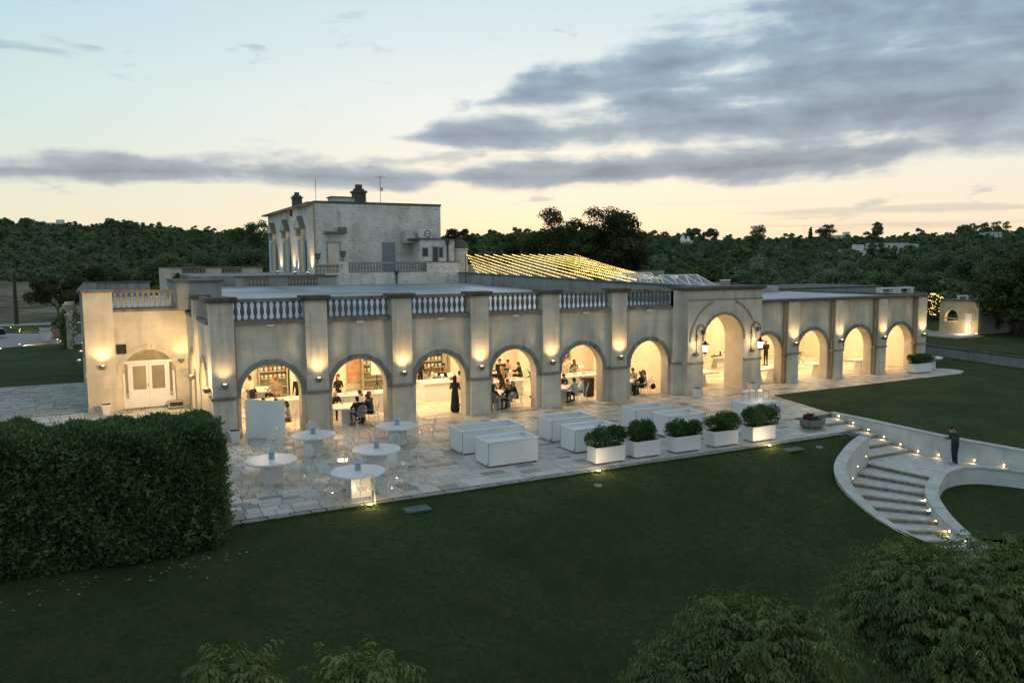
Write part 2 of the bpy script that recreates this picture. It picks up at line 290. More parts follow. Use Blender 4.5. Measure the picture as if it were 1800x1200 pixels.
# ------------------------------------------------------------------ mesh helpers
class MB:
    """collects faces of one piece; mp maps local points before they are stored"""
    def __init__(s,mp=None): s.v=[]; s.f=[]; s.mi=[]; s.mp=mp; s.cur=0
    def P(s,p):
        s.v.append(tuple(s.mp(p)) if s.mp else tuple(p)); return len(s.v)-1
    def face(s,pts): s.f.append([s.P(p) for p in pts]); s.mi.append(s.cur)
    def fi(s,idx): s.f.append(list(idx)); s.mi.append(s.cur)
    def box(s,x0,x1,y0,y1,z0,z1):
        i=[s.P(p) for p in ((x0,y0,z0),(x1,y0,z0),(x1,y1,z0),(x0,y1,z0),(x0,y0,z1),(x1,y0,z1),(x1,y1,z1),(x0,y1,z1))]
        for q in ((0,3,2,1),(4,5,6,7),(0,1,5,4),(1,2,6,5),(2,3,7,6),(3,0,4,7)): s.fi([i[k] for k in q])
        return s
    def bbox(s,x0,x1,y0,y1,z0,z1,b=.01):
        """box with chamfered top and vertical edges"""
        def ring(z,e):
            c=b
            return [s.P(p) for p in ((x0+e+c,y0+e,z),(x1-e-c,y0+e,z),(x1-e,y0+e+c,z),(x1-e,y1-e-c,z),(x1-e-c,y1-e,z),(x0+e+c,y1-e,z),(x0+e,y1-e-c,z),(x0+e,y0+e+c,z))]
        r=[ring(z0,0),ring(z1-b,0),ring(z1,b)]
        for a,c in zip(r,r[1:]):
            for k in range(8): s.fi((a[k],a[(k+1)%8],c[(k+1)%8],c[k]))
        s.fi(r[0][::-1]); s.fi(r[-1]); return s
    def frustum(s,cx,cy,z0,z1,a0,b0,a1,b1):
        i=[s.P(p) for p in ((cx-a0,cy-b0,z0),(cx+a0,cy-b0,z0),(cx+a0,cy+b0,z0),(cx-a0,cy+b0,z0),(cx-a1,cy-b1,z1),(cx+a1,cy-b1,z1),(cx+a1,cy+b1,z1),(cx-a1,cy+b1,z1))]
        for q in ((0,3,2,1),(4,5,6,7),(0,1,5,4),(1,2,6,5),(2,3,7,6),(3,0,4,7)): s.fi([i[k] for k in q])
        return s
    def lathe(s,prof,cx=0,cy=0,n=12,cap=True,sx=1,sy=1):
        rings=[[s.P((cx+r*sx*math.cos(2*PI*k/n),cy+r*sy*math.sin(2*PI*k/n),z)) for k in range(n)] for r,z in prof]
        for a,b in zip(rings,rings[1:]):
            for k in range(n): s.fi((a[k],a[(k+1)%n],b[(k+1)%n],b[k]))
        if cap: s.fi(rings[0][::-1]); s.fi(rings[-1])
        return s
    def tube(s,pts,r,n=6,cap=True,closed=False):
        pts=[Vector(p) for p in pts]; rings=[]
        N=len(pts)
        for i,p in enumerate(pts):
            a=pts[(i-1)%N] if closed else pts[max(0,i-1)]; b=pts[(i+1)%N] if closed else pts[min(N-1,i+1)]
            t=(b-a).normalized(); u=t.cross(Vector((0,0,1)))
            if u.length<1e-3: u=t.cross(Vector((1,0,0)))
            u.normalize(); v=t.cross(u); rr=r[i] if isinstance(r,(list,tuple)) else r
            rings.append([s.P(p+u*rr*math.cos(2*PI*k/n)+v*rr*math.sin(2*PI*k/n)) for k in range(n)])
        prs=list(zip(rings,rings[1:]))+([(rings[-1],rings[0])] if closed else [])
        for a,b in prs:
            for k in range(n): s.fi((a[k],a[(k+1)%n],b[(k+1)%n],b[k]))
        if cap and not closed: s.fi(rings[0][::-1]); s.fi(rings[-1])
        return s
    def prism(s,poly,t0,t1):
        """polygon in (s,z), extruded over t"""
        a=[s.P((p[0],t0,p[1])) for p in poly]; b=[s.P((p[0],t1,p[1])) for p in poly]; n=len(poly)
        s.fi(a); s.fi(b[::-1])
        for k in range(n): s.fi((a[k],b[k],b[(k+1)%n],a[(k+1)%n]))
        return s
    def slab(s,poly,z0,z1):
        a=[s.P((p[0],p[1],z0)) for p in poly]; b=[s.P((p[0],p[1],z1)) for p in poly]; n=len(poly)
        s.fi(a[::-1]); s.fi(b)
        for k in range(n): s.fi((a[k],a[(k+1)%n],b[(k+1)%n],b[k]))
        return s
    def mesh(s,name,mats,off=None,smooth=False):
        me=bpy.data.meshes.new(name); v=s.v
        if off is not None: v=[(p[0]-off[0],p[1]-off[1],p[2]-off[2]) for p in v]
        me.from_pydata(v,[],s.f)
        for m in (mats if isinstance(mats,(list,tuple)) else [mats]): me.materials.append(m)
        if any(s.mi): me.polygons.foreach_set('material_index',s.mi)
        bm=bmesh.new(); bm.from_mesh(me); bmesh.ops.recalc_face_normals(bm,faces=bm.faces); bm.to_mesh(me); bm.free()
        if smooth:
            me.polygons.foreach_set('use_smooth',[True]*len(me.polygons))
            try: me.set_sharp_from_angle(angle=R(38))
            except Exception: pass
        me.update(); return me
ORG={}
def obj(name,me,parent=None,loc=None,rot=None):
    o=bpy.data.objects.new(name,me); COL.objects.link(o)
    if loc is not None: o.location=loc
    if rot is not None: o.rotation_euler=rot
    if parent is not None: o.parent=parent
    return o
def part(mb,name,m,parent,smooth=False):
    """piece built in world coordinates under an unrotated thing"""
    off=ORG.get(parent.name,(0,0,0)) if parent is not None else (0,0,0)
    o=obj(name,mb.mesh(name,m,off,smooth),parent)
    if parent is not None: ORG[o.name]=off
    return o
def lpart(mb,name,m,parent,smooth=False): return obj(name,mb.mesh(name,m,None,smooth),parent)
def tag(o,label=None,cat=None,group=None,kind=None):
    for k,v in (('label',label),('category',cat),('group',group),('kind',kind)):
        if v: o[k]=v
    return o
def thing(name,label,cat,loc=(0,0,0),rz=0,group=None):
    o=bpy.data.objects.new(name,None); COL.objects.link(o); o.location=loc; o.rotation_euler=(0,0,rz); o.empty_display_size=.2
    ORG[o.name]=tuple(loc); return tag(o,label,cat,group)
def struct(mb,name,m,smooth=False,label=None): return tag(part(mb,name,m,None,smooth),label,None,None,'structure')
def copy_tree(o,parent=None):
    c=o.copy(); COL.objects.link(c); c.parent=parent
    for ch in list(o.children): copy_tree(ch,c)
    return c
def light(kind,name,loc,power,col=WARM,parent=None,radius=.05,rot=None,spot=None,blend=1,size=None):
    l=bpy.data.lights.new(name,kind); l.energy=power; l.color=col
    if kind in('POINT','SPOT'): l.shadow_soft_size=radius
    if kind=='SPOT': l.spot_size=spot; l.spot_blend=blend
    if kind=='AREA': l.shape='RECTANGLE'; l.size,l.size_y=size
    o=bpy.data.objects.new(name,l); COL.objects.link(o)
    off=ORG.get(parent.name,(0,0,0)) if parent is not None else (0,0,0)
    o.location=(loc[0]-off[0],loc[1]-off[1],loc[2]-off[2])
    if rot: o.rotation_euler=rot
    o.parent=parent; return o
def aim(dirv): return Vector(dirv).to_track_quat('-Z','Y').to_euler()
def ring_pts(c,r,zs,n,a0=0,a1=PI): return [(c-r*math.cos(a0+(a1-a0)*k/n),zs+r*math.sin(a0+(a1-a0)*k/n)) for k in range(n+1)]
def arched_wall(mb,s0,s1,z0,z1,arches,t0,t1,N=24,caps=True,ztop=None):
    """wall in (s,t,z) with round-headed openings (centre, radius, springing[, sill])"""
    cur=s0; F=lambda a,b,c,d,t: mb.face([(a[0],t,a[1]),(b[0],t,b[1]),(c[0],t,c[1]),(d[0],t,d[1])])
    def pier(a,b):
        if b-a<1e-4: return
        for t in (t0,t1): F((a,z0),(b,z0),(b,z1),(a,z1),t)
    for A in sorted(arches):
        c,r,zs=A[:3]; sill=A[3] if len(A)>3 else z0
        pier(cur,c-r); cur=c+r; pts=ring_pts(c,r,zs,N)
        for p,q in zip(pts,pts[1:]):
            for t in (t0,t1): F(p,q,(q[0],z1),(p[0],z1),t)
            mb.cur=1; mb.face([(p[0],t0,p[1]),(p[0],t1,p[1]),(q[0],t1,q[1]),(q[0],t0,q[1])]); mb.cur=0
        mb.cur=1
        for e in (c-r,c+r): mb.face([(e,t0,sill),(e,t1,sill),(e,t1,zs),(e,t0,zs)])
        mb.cur=0
        if sill>z0:
            for t in (t0,t1): F((c-r,z0),(c+r,z0),(c+r,sill),(c-r,sill),t)
            mb.face([(c-r,t0,sill),(c+r,t0,sill),(c+r,t1,sill),(c-r,t1,sill)])
    pier(cur,s1)
    if caps:
        mb.face([(s0,t0,z1),(s1,t0,z1),(s1,t1,z1),(s0,t1,z1)])
        for e in (s0,s1): mb.face([(e,t0,z0),(e,t1,z0),(e,t1,z1),(e,t0,z1)])
    return mb
def voussoirs(parent,c,r,zs,t0,mp=None,n=13,w=.2,proud=.05,m='vous',key=False):
    for k in range(n):
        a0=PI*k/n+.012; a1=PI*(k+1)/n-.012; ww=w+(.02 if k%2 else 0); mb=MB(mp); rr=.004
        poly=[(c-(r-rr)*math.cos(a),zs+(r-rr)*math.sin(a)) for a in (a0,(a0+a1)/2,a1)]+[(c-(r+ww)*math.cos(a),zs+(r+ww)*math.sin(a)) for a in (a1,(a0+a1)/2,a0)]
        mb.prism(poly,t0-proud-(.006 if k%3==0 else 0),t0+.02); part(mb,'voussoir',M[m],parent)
BPROF=[(.075,0),(.075,.05),(.045,.07),(.04,.12),(.06,.2),(.085,.30),(.088,.36),(.07,.46),(.045,.56),(.042,.60),(.06,.63),(.075,.66),(.075,.70)]
BALU={}
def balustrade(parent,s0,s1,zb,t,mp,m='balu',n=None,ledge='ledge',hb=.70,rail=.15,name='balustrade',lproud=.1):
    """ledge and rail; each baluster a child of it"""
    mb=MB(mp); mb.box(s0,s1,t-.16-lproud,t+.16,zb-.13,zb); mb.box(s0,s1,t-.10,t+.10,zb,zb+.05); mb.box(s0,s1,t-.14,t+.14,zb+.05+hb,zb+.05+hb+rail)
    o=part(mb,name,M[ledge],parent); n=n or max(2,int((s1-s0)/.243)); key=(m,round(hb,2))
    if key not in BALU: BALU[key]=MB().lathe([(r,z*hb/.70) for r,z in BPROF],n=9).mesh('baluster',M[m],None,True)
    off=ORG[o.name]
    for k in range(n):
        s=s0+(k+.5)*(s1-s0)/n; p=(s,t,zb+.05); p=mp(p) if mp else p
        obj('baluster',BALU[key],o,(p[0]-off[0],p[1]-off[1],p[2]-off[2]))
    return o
def leaf_mesh(name,pos,axis,nrm,length,width,m,rv=None,fold=.25):
    """numpy leaf soup: each leaf a folded diamond of two triangles"""
    n=len(pos); axis=axis/np.linalg.norm(axis,axis=1,keepdims=True).clip(1e-6); side=np.cross(axis,nrm); side/=np.linalg.norm(side,axis=1,keepdims=True).clip(1e-6); nn=np.cross(side,axis)
    L=length[:,None]; W=width[:,None]; V=np.empty((n,4,3),np.float32)
    V[:,0]=pos; V[:,2]=pos+axis*L-nn*L*.12; V[:,1]=pos+axis*L*.45+side*W*.5+nn*W*fold; V[:,3]=pos+axis*L*.45-side*W*.5+nn*W*fold
    me=bpy.data.meshes.new(name); me.vertices.add(n*4); me.vertices.foreach_set('co',V.ravel())
    idx=(np.arange(n)[:,None]*4+np.array([0,1,2,0,2,3])[None,:]).ravel().astype(np.int32)
    me.loops.add(n*6); me.loops.foreach_set('vertex_index',idx); me.polygons.add(n*2); me.polygons.foreach_set('loop_start',np.arange(0,n*6,3,dtype=np.int32))
    try: me.polygons.foreach_set('loop_total',np.full(n*2,3,np.int32))
    except Exception: pass
    a=me.attributes.new('rnd','FLOAT','POINT'); rv=nrs.rand(n) if rv is None else rv; a.data.foreach_set('value',np.repeat(rv,4).astype(np.float32))
    me.materials.append(m); me.update(calc_edges=True); me.validate(); return me
def unit(n,rs=nrs):
    v=rs.normal(size=(n,3)); return v/np.linalg.norm(v,axis=1,keepdims=True)
def crown_mesh(name,rx,rz,zc,nblob,nleaf,ls,m,seed,flat=.6,blobr=(.28,.5),cl=.55):
    """crown of leaf clumps: blobs scattered in an ellipsoid, leaves on their shells"""
    rs=np.random.RandomState(seed); u=unit(nblob,rs); rad=rs.uniform(.35,.95,nblob)**.7
    c=u*rad[:,None]*np.array([rx,rx,rz]); c[:,2]=np.where(c[:,2]<0,c[:,2]*flat,c[:,2]); c[:,2]+=zc
    br=rs.uniform(*blobr,nblob)*min(rx,rz)*(1.15-.45*rad); k=rs.choice(nblob,nleaf,p=br**2/np.sum(br**2))
    d=unit(nleaf,rs); d[:,2]=np.abs(d[:,2])*np.where(rs.rand(nleaf)<.78,1,-1); sh=rs.uniform(cl,1.05,nleaf)
    pos=c[k]+d*(br[k]*sh)[:,None]*np.array([1,1,.8]); nrm=d+.55*unit(nleaf,rs); ax=np.cross(nrm,unit(nleaf,rs))
    shade=rs.rand(nblob)[k]*.55+rs.rand(nleaf)*.45
    return leaf_mesh(name,pos,ax,nrm,rs.uniform(.7,1.3,nleaf)*ls,rs.uniform(.5,.8,nleaf)*ls,m,shade)
def trunk_mb(h,r,limbs,spread,zt,seed,lean=.05):
    g=random.Random(seed); mb=MB(); top=(g.uniform(-lean,lean)*h,g.uniform(-lean,lean)*h,h)
    mb.tube([(0,0,-.2),(top[0]*.3,top[1]*.3,h*.4),top],[r*1.35,r,r*.75],8)
    for k in range(limbs):
        a=2*PI*k/limbs+g.uniform(-.4,.4); e=(top[0]+spread*math.cos(a)*g.uniform(.6,1),top[1]+spread*math.sin(a)*g.uniform(.6,1),zt*g.uniform(.75,1.05))
        mid=[(top[i]*.6+e[i]*.4) for i in range(3)]; mid[2]+=.08*zt; mb.tube([top,mid,e],[r*.6,r*.38,r*.1],6)
    return mb
def tree(name,label,loc,h,rx,m,nleaf,ls,seed,cat='tree',group=None,trunk=.35,nblob=26,tr=None,flat=.6,rz=None,limbs=5,blobr=(.28,.5)):
    t=thing(name,label,cat,loc,rnd.uniform(0,6),group); rz=rz or (h*(1-trunk))/2*1.02; zc=h-rz
    lpart(trunk_mb(h*trunk,tr or h*.022,limbs,rx*.75,zc,seed),'trunk',M['bark'],t,True)
    obj('crown',crown_mesh('crown',rx,rz,zc,nblob,nleaf,ls,M[m],seed,flat,blobr),t); return t
def hull(name,m,parent,fn,nu=28,nv=14): pass
# ------------------------------------------------------------------ ground, lawns, paving
def lawn_z(x,y):
    d=max(0,-10.85-y); k=.42+.58*min(1,max(0,(x+1)/11)); q=.2*d+.021*d*d if d<6.5 else .2*6.5+.021*42.25+(d-6.5)*.34
    return -.05-k*q
def hill_z(x,y):
    d=math.hypot(x-CAM.x,y-CAM.y); a=math.degrees(math.atan2(x-CAM.x,y-CAM.y))
    t=min(1,max(0,(d-130)/480)); t=t*t*(3-2*t); top=22+8*min(1.4,max(0,(9-a)/15))+1.2*math.sin(a*.23+1)-4.5*min(1,max(0,(a-36)/12))
    return -.35+t*top+(1-t)*0+t*1.8*math.sin(x*.021+y*.013)+1.2*t*math.sin(x*.05-y*.037)
def ground_z(x,y):
    if y<8 and math.hypot(x-CAM.x,y-CAM.y)<70: return min(-.5,lawn_z(x,y)-.9) if y<-9 else -.5
    return hill_z(x,y)-.15
mb=MB(); ds=[0.5,6,12,18,24,30,36,42,50,60,75,95,115,135,155,180,205,230,260,290,320,355,390,430,470,510,560,620,680,750,850,1000,1300,1800,2600]; na=150; rows=[]
for d in ds:
    row=[]
    for k in range(na):
        a=2*PI*k/na; x=CAM.x+d*math.sin(a); y=CAM.y+d*math.cos(a); row.append(mb.P((x,y,ground_z(x,y) if d>40 else min(ground_z(x,y),-.5))))
    rows.append(row)
for a,b in zip(rows,rows[1:]):
    for k in range(na): mb.fi((a[k],b[k],b[(k+1)%na],a[(k+1)%na]))
struct(mb,'ground',M['ground'],True)
# stair walls are needed for the lawn outline (x, y, top z)
LWALL=[(22.62,-11.72,.05),(22.0,-11.93,0),(21.3,-12.22,-.08),(20.45,-12.65,-.2),(19.65,-13.1,-.32),(19.0,-13.62,-.5),(18.58,-14.25,-.75),(18.4,-14.95,-1.08),(18.45,-15.6,-1.42),(18.75,-16.3,-1.8),(19.25,-16.95,-2.15),(19.9,-17.55,-2.45)]
RWALL=[(28.2,-17.4,-1.0),(26.9,-16.3,-.95),(26.25,-15.3,-.92),(25.7,-14.6,-.9),(25.0,-14.25,-.9),(24.2,-14.2,-.92),(23.4,-14.4,-.96),(22.7,-14.75,-1.02),(22.0,-15.1,-1.12),(21.45,-15.5,-1.26),(21.05,-16.05,-1.47),(20.8,-16.65,-1.72),(20.72,-17.3,-1.98),(20.9,-18.0,-2.25)]
def lawn_right(y):
    if y>-11.72: return 22.55
    for a,b in zip(LWALL,LWALL[1:]):
        if a[1]>=y>=b[1]: f=(a[1]-y)/(a[1]-b[1]); return a[0]+(b[0]-a[0])*f-.12
    return 19.78
mb=MB(); ys=[-10.83-.35*k for k in range(62)]; rows=[]
for y in ys:
    xr=lawn_right(y); row=[]
    for k in range(61):
        x=-16+(xr+16)*k/60; row.append(mb.P((x,y,lawn_z(x,y)+.025*math.sin(x*.7+y)*math.sin(y*.9)*(y<-12))))
    rows.append(row)
for a,b in zip(rows,rows[1:]):
    for k in range(60): mb.fi((a[k],b[k],b[k+1],a[k+1]))
struct(mb,'lawn',M['lawn'],True)
mb=MB(); rows=[]
for y in [-18.0-.6*k for k in range(16)]: rows.append([mb.P((19.6+1.0*k,y,lawn_z(20,y)-.03)) for k in range(14)])
for a,b in zip(rows,rows[1:]):
    for k in range(13): mb.fi((a[k],b[k],b[k+1],a[k+1]))
struct(mb,'lower_lawn',M['lawn'],True)
# upper lawn on the right, held by the stair wall
def ulz(x,y): return .012-max(0,-8.5-y)*.038-max(0,x-44)*.0
poly=[(27.0,-2.55),(43.0,-2.3),(44.4,-1.6),(44.6,-.4),(43.4,.6),(43.2,9),(50.6,6.2),(49.2,-2.6),(47.5,-9),(44,-22),(27.2,-17.6),(26.75,-15.8),(26.15,-13.6),(25.72,-12.0),(25.66,-8.4),(25.62,-7.5)]
UPOLY=poly
# inside of the oval bed right of the stairs
mb=MB(); bed=[(p[0]+.02,p[1]-.02) for p in RWALL]; c=(24.4,-17.2); ids=[mb.P((p[0],p[1],-1.55-.25*max(0,(22.5-p[0])))) for p in bed]+[mb.P((30,-22,-2.2)),mb.P((20.9,-22,-3.6))]; ci=mb.P((c[0],c[1],-1.9))
for k in range(len(ids)): mb.fi((ci,ids[k],ids[(k+1)%len(ids)]))
struct(mb,'garden_bed',M['lawn'],True)
# left garden: lawn, drive, strip, road
def sheet(name,poly,z,m): return struct(MB().slab(poly,z-.08,z),name,M[m])
def clip_poly(poly,a,b,c,d):
    for ax,lim,sg in ((0,a,1),(0,b,-1),(1,c,1),(1,d,-1)):
        out=[]
        for p,q in zip(poly,poly[1:]+poly[:1]):
            ip=(p[ax]-lim)*sg>=0; iq=(q[ax]-lim)*sg>=0
            if ip: out.append(p)
            if ip!=iq: f=(lim-p[ax])/(q[ax]-p[ax]); out.append((p[0]+(q[0]-p[0])*f,p[1]+(q[1]-p[1])*f))
        poly=out
        if len(poly)<3: return []
    return poly
mb=MB()
for i in range(25,52):
    for j in range(-23,10):
        q=clip_poly(UPOLY,i,i+1,j,j+1)
        if len(q)>2: mb.fi([mb.P((p[0],p[1],ulz(p[0],p[1]))) for p in q])
struct(mb,'upper_lawn',M['lawn'],True)
sheet('side_lawn',[(-60,21.3),(-4.95,21.3),(-4.95,47.5),(-8.4,50.5),(-14,47),(-60,44)],-.04,'lawn')
sheet('gravel_drive',[(-60,44.2),(-14,47.2),(-8.4,50.7),(-5.5,47.6),(-5.2,60),(-8.6,63.2),(-13,66),(-60,66)],-.06,'tileg')
sheet('verge_lawn',[(-60,66.2),(-13,66.2),(-8.5,63.4),(-4,61),(-3,78),(-60,76)],-.04,'lawn')
sheet('road',[(-80,76.2),(-3,78.2),(2,80),(-3,82.4),(-80,80.4)],-.05,'tileg')
mb=MB(); F=[]
for r,y in enumerate(np.linspace(84,330,12)):
    F.append([mb.P((x,y,hill_z(x,y)+.12)) for x in np.linspace(-75-y*.1,4 if y<200 else 8,14)])
for a,b in zip(F,F[1:]):
    for k in range(13): mb.fi((a[k],b[k],b[k+1],a[k+1]))
struct(mb,'dry_field',M['field'],True)

# --- patio: joint bed, slabs one by one near the camera, the rest joined
PATIO=[(-1.45,-10.55),(22.5,-10.55),(22.5,-11.6),(23.02,-11.6),(23.02,-7.55),(25.55,-7.55),(26.95,-2.55),(43.0,-2.3),(44.4,-1.6),(44.6,-.4),(43.4,.6),(43.2,1),(-.45,1),(-.45,9.6),(-8,9.6),(-8,-10.55)]
patio=struct(MB().slab(PATIO,-.25,-.018),'patio',M['joint'])
drive=struct(MB().slab([(-30,-9),(-8.02,-9),(-8.02,9.6),(-4.9,9.6),(-4.9,21.2),(-30,21.2)],-.25,-.022),'driveway',M['joint'])
def inpoly(x,y,poly):
    c=False; j=len(poly)-1
    for i in range(len(poly)):
        a,b=poly[i],poly[j]
        if (a[1]>y)!=(b[1]>y) and x<(b[0]-a[0])*(y-a[1])/(b[1]-a[1])+a[0]: c=not c
        j=i
    return c
def rows_of_slabs(x0,x1,y0,y1,hs,ls,g):
    y=y0
    while y<y1-.05:
        h=min(g.choice(hs)*g.uniform(.95,1.05),y1-y); x=x0-g.uniform(0,.5)
        while x<x1:
            l=g.choice(ls)*g.uniform(.9,1.12); a,b=max(x,x0),min(x+l,x1)
            if b-a>.08: yield a,b,y,y+h
            x+=l
        y+=h
slabs=[]; cut=[]
for a,b,c,d in rows_of_slabs(-8,44.6,-10.55,9.6,(.34,.4,.46,.3),(.36,.48,.6,.75),rnd):
    k_=sum(inpoly(x,y,PATIO) for x in (a+.01,b-.01) for y in (c+.01,d-.01))
    if k_==4: slabs.append((a,b,c,d))
    elif k_: cut.append((a,b,c,d))
def vis(s):
    x=(s[0]+s[1])/2; y=(s[2]+s[3])/2
    if x<-1.4 or y>-.2: return 1e9
    return (Vector((x,y,0))-CAM).length
slabs.sort(key=vis)
unit_slab=MB().bbox(-.5,.5,-.5,.5,-.05,0,.018).mesh('slab',M['tile'])
for a,b,c,d in slabs[:300]:
    o=obj('slab',unit_slab,patio,((a+b)/2,(c+d)/2,rnd.uniform(-.004,.007))); o.scale=(b-a-.014,d-c-.014,1); o.rotation_euler=(rnd.uniform(-.006,.006),rnd.uniform(-.006,.006),rnd.uniform(-.008,.008))
def slab_field(name,list_,parent,m,zo=0):
    mb=MB(); rv=[]
    for a,b,c,d in list_:
        z=rnd.uniform(-.004,.006)+zo; g=.007; e=.012
        i=[mb.P(p) for p in ((a+g,c+g,z-.03),(b-g,c+g,z-.03),(b-g,d-g,z-.03),(a+g,d-g,z-.03),(a+g+e,c+g+e,z),(b-g-e,c+g+e,z),(b-g-e,d-g-e,z),(a+g+e,d-g-e,z))]
        for q in ((4,5,6,7),(0,1,5,4),(1,2,6,5),(2,3,7,6),(3,0,4,7)): mb.fi([i[k] for k in q])
        rv+=[rnd.random()]*8
    me=mb.mesh(name,M[m]); at=me.attributes.new('rnd','FLOAT','POINT'); at.data.foreach_set('value',rv)
    return tag(obj(name,me,parent),None,None,None,'stuff')
slab_field('slab_field',slabs[300:],patio,'tile2')
mb=MB(); rv=[]
for a,b,c,d in cut:
    q=clip_poly(PATIO,a+.007,b-.007,c+.007,d-.007)
    if len(q)>2: mb.slab(q,-.03,rnd.uniform(-.003,.003)); rv+=[rnd.random()]*(2*len(q))
me=mb.mesh('cut_slabs',M['tile2']); at=me.attributes.new('rnd','FLOAT','POINT'); at.data.foreach_set('value',rv); tag(obj('cut_slabs',me,patio),None,None,None,'stuff')
dr=[s for s in rows_of_slabs(-26,-4.92,-9,21.2,(.4,.45),(.6,.8,.95),rnd) if not (s[1]>-8.05 and s[2]<9.65)]
slab_field('slab_field',dr,drive,'tileg')
# kerb stones along the lawn
x=-1.5; kerb=struct(MB().box(-1.6,22.5,-10.84,-10.56,-.3,-.07),'kerb',M['joint'])
while x<22.4:
    l=rnd.uniform(.42,.72); e=min(x+l,22.48); mb=MB().bbox(x+.01,e-.01,-10.83+rnd.uniform(-.02,.02),-10.565,-.12,-.012+rnd.uniform(-.012,.01),.02); part(mb,'kerb_stone',M['kerb'],kerb); x+=l
# ------------------------------------------------------------------ the banquet hall
hall=thing('banquet_hall','long pale limestone hall with round arches, pilasters and a balustraded flat roof','building')
PX=[0,3.72,7.45,11.2,14.98,18.95]; AX=[1.86,5.57,9.34,13.08,16.89,21.0]; AR=1.21; ZS=1.74
RA=[(29.27,1.12),(32.87,1.22),(36.7,1.22),(40.5,1.24)]; RP=[(31.05,.86),(34.8,.72),(38.6,.78),(42.33,.84)]
ARX=[(c,AR,ZS) for c in AX]; ARR=[(c,r,1.76) for c,r in RA]
part(arched_wall(MB(),.45,22.95,0,4.6,ARX,.25,.8),'arcade_wall',[M['stone'],M['reveal']],hall)
part(arched_wall(MB(),.55,22.95,.02,4.38,[(c,AR+.012,ZS) for c in AX],.803,.84),'inner_lining',[M['plaster'],M['plaster']],hall)
part(arched_wall(MB(),28.1,42.75,0,4.72,ARR,.25,.8),'arcade_wall',[M['stone'],M['reveal']],hall)
part(arched_wall(MB(),28.2,42.4,.02,4.38,[(c,r+.012,z) for c,r,z in ARR],.803,.84),'inner_lining',[M['plaster'],M['plaster']],hall)
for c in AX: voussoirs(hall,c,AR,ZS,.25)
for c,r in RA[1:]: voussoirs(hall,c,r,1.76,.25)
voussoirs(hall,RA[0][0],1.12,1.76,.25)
for i,p in enumerate(PX):
    d=.9 if i==0 else .249
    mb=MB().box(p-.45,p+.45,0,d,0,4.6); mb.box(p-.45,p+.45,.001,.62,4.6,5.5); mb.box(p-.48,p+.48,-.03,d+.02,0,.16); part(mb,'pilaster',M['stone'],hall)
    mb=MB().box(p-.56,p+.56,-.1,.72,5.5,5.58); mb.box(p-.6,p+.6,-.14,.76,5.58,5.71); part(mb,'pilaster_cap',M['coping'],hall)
    mb=MB().box(p-.5,p+.5,-.05,min(d,.255)+.3*(i==0),1.62,1.70); mb.box(p-.53,p+.53,-.075,min(d,.258)+.3*(i==0),1.70,1.76)
    for s,a in ((-1,AX[i-1] if i else None),(1,AX[i])):
        if a is None: continue
        x0,x1=sorted((p+s*.452,a-s*(AR-.003))); mb.box(x0,x1,.19,.262,1.64,1.75)
    part(mb,'impost_moulding',M['vous'],hall)
for i in range(6):
    a=PX[i]+.46; b=(PX[i+1]-.46) if i<5 else 22.35
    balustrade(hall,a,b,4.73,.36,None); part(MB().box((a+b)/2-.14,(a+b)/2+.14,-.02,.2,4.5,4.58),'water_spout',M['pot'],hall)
    part(MB().tube([(a+.03,.2,.1),(a+.03,.2,4.55)],.035,6),'downpipe',M['copper'],hall)
# pilaster strip and portal
mb=MB().box(22.36,22.95,.03,.249,0,5.5); mb.box(22.36,22.95,.031,.6,4.6,5.5); part(mb,'pilaster',M['stone'],hall)
part(MB().box(22.3,22.94,-.03,.3,1.62,1.75),'impost_moulding',M['vous'],hall)
PC,PR,PZ=25.4,1.39,2.80
part(arched_wall(MB(),22.95,28.1,0,5.5,[(PC,PR,PZ)],-.45,1.0,32),'portal_wall',[M['stone_port'],M['plaster2']],hall)
mb=MB().box(22.83,28.22,-.56,1.1,5.5,5.57); mb.box(22.78,28.27,-.62,1.15,5.57,5.70); part(mb,'portal_cornice',M['coping'],hall)
part(MB().box(22.9,28.15,-.49,-.448,4.98,5.05),'frieze_moulding',M['vous'],hall)
for a,b in ((22.9,PC-PR+.003),(PC+PR-.003,28.15)): part(MB().box(a,b,-.5,-.44,1.64,1.74),'impost_moulding',M['vous'],hall)
for a0,a1 in ((R(2),R(70)),(R(110),R(178))):
    pa=ring_pts(PC,2.26,2.72,20,a0,a1); pb=ring_pts(PC,2.34,2.72,20,a0,a1); mb=MB(); mb.prism(pa+pb[::-1],-.485,-.449); part(mb,'relief_arc',M['vous'],hall)
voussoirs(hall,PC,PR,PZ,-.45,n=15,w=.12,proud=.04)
# right wing
for p,wd in RP:
    mb=MB().box(p-wd/2,p+wd/2,0,.249,0,4.71); mb.box(p-wd/2-.03,p+wd/2+.03,-.03,.26,0,.15); part(mb,'pilaster',M['stone'],hall)
    part(MB().box(p-wd/2-.3,p+wd/2+.05,-.05,.262,1.66,1.76),'impost_moulding',M['vous'],hall)
    part(MB().tube([(p-wd/2-.12,.16,.05),(p-wd/2-.12,.16,4.65)],.075,8),'downpipe',M['copper'],hall)
    part(MB().box(p-wd/2+.3,p-wd/2+.6,-.02,.0,4.55,4.63),'water_spout',M['pot'],hall)
part(MB().box(28.1,42.85,-.1,.9,4.72,4.84),'coping',M['coping'],hall)
part(MB().box(42.42,42.86,.9,10.9,4.68,4.84),'coping',M['coping'],hall)
part(MB().box(42.4,42.75,.8,10.7,0,4.68),'end_wall',M['stone'],hall)
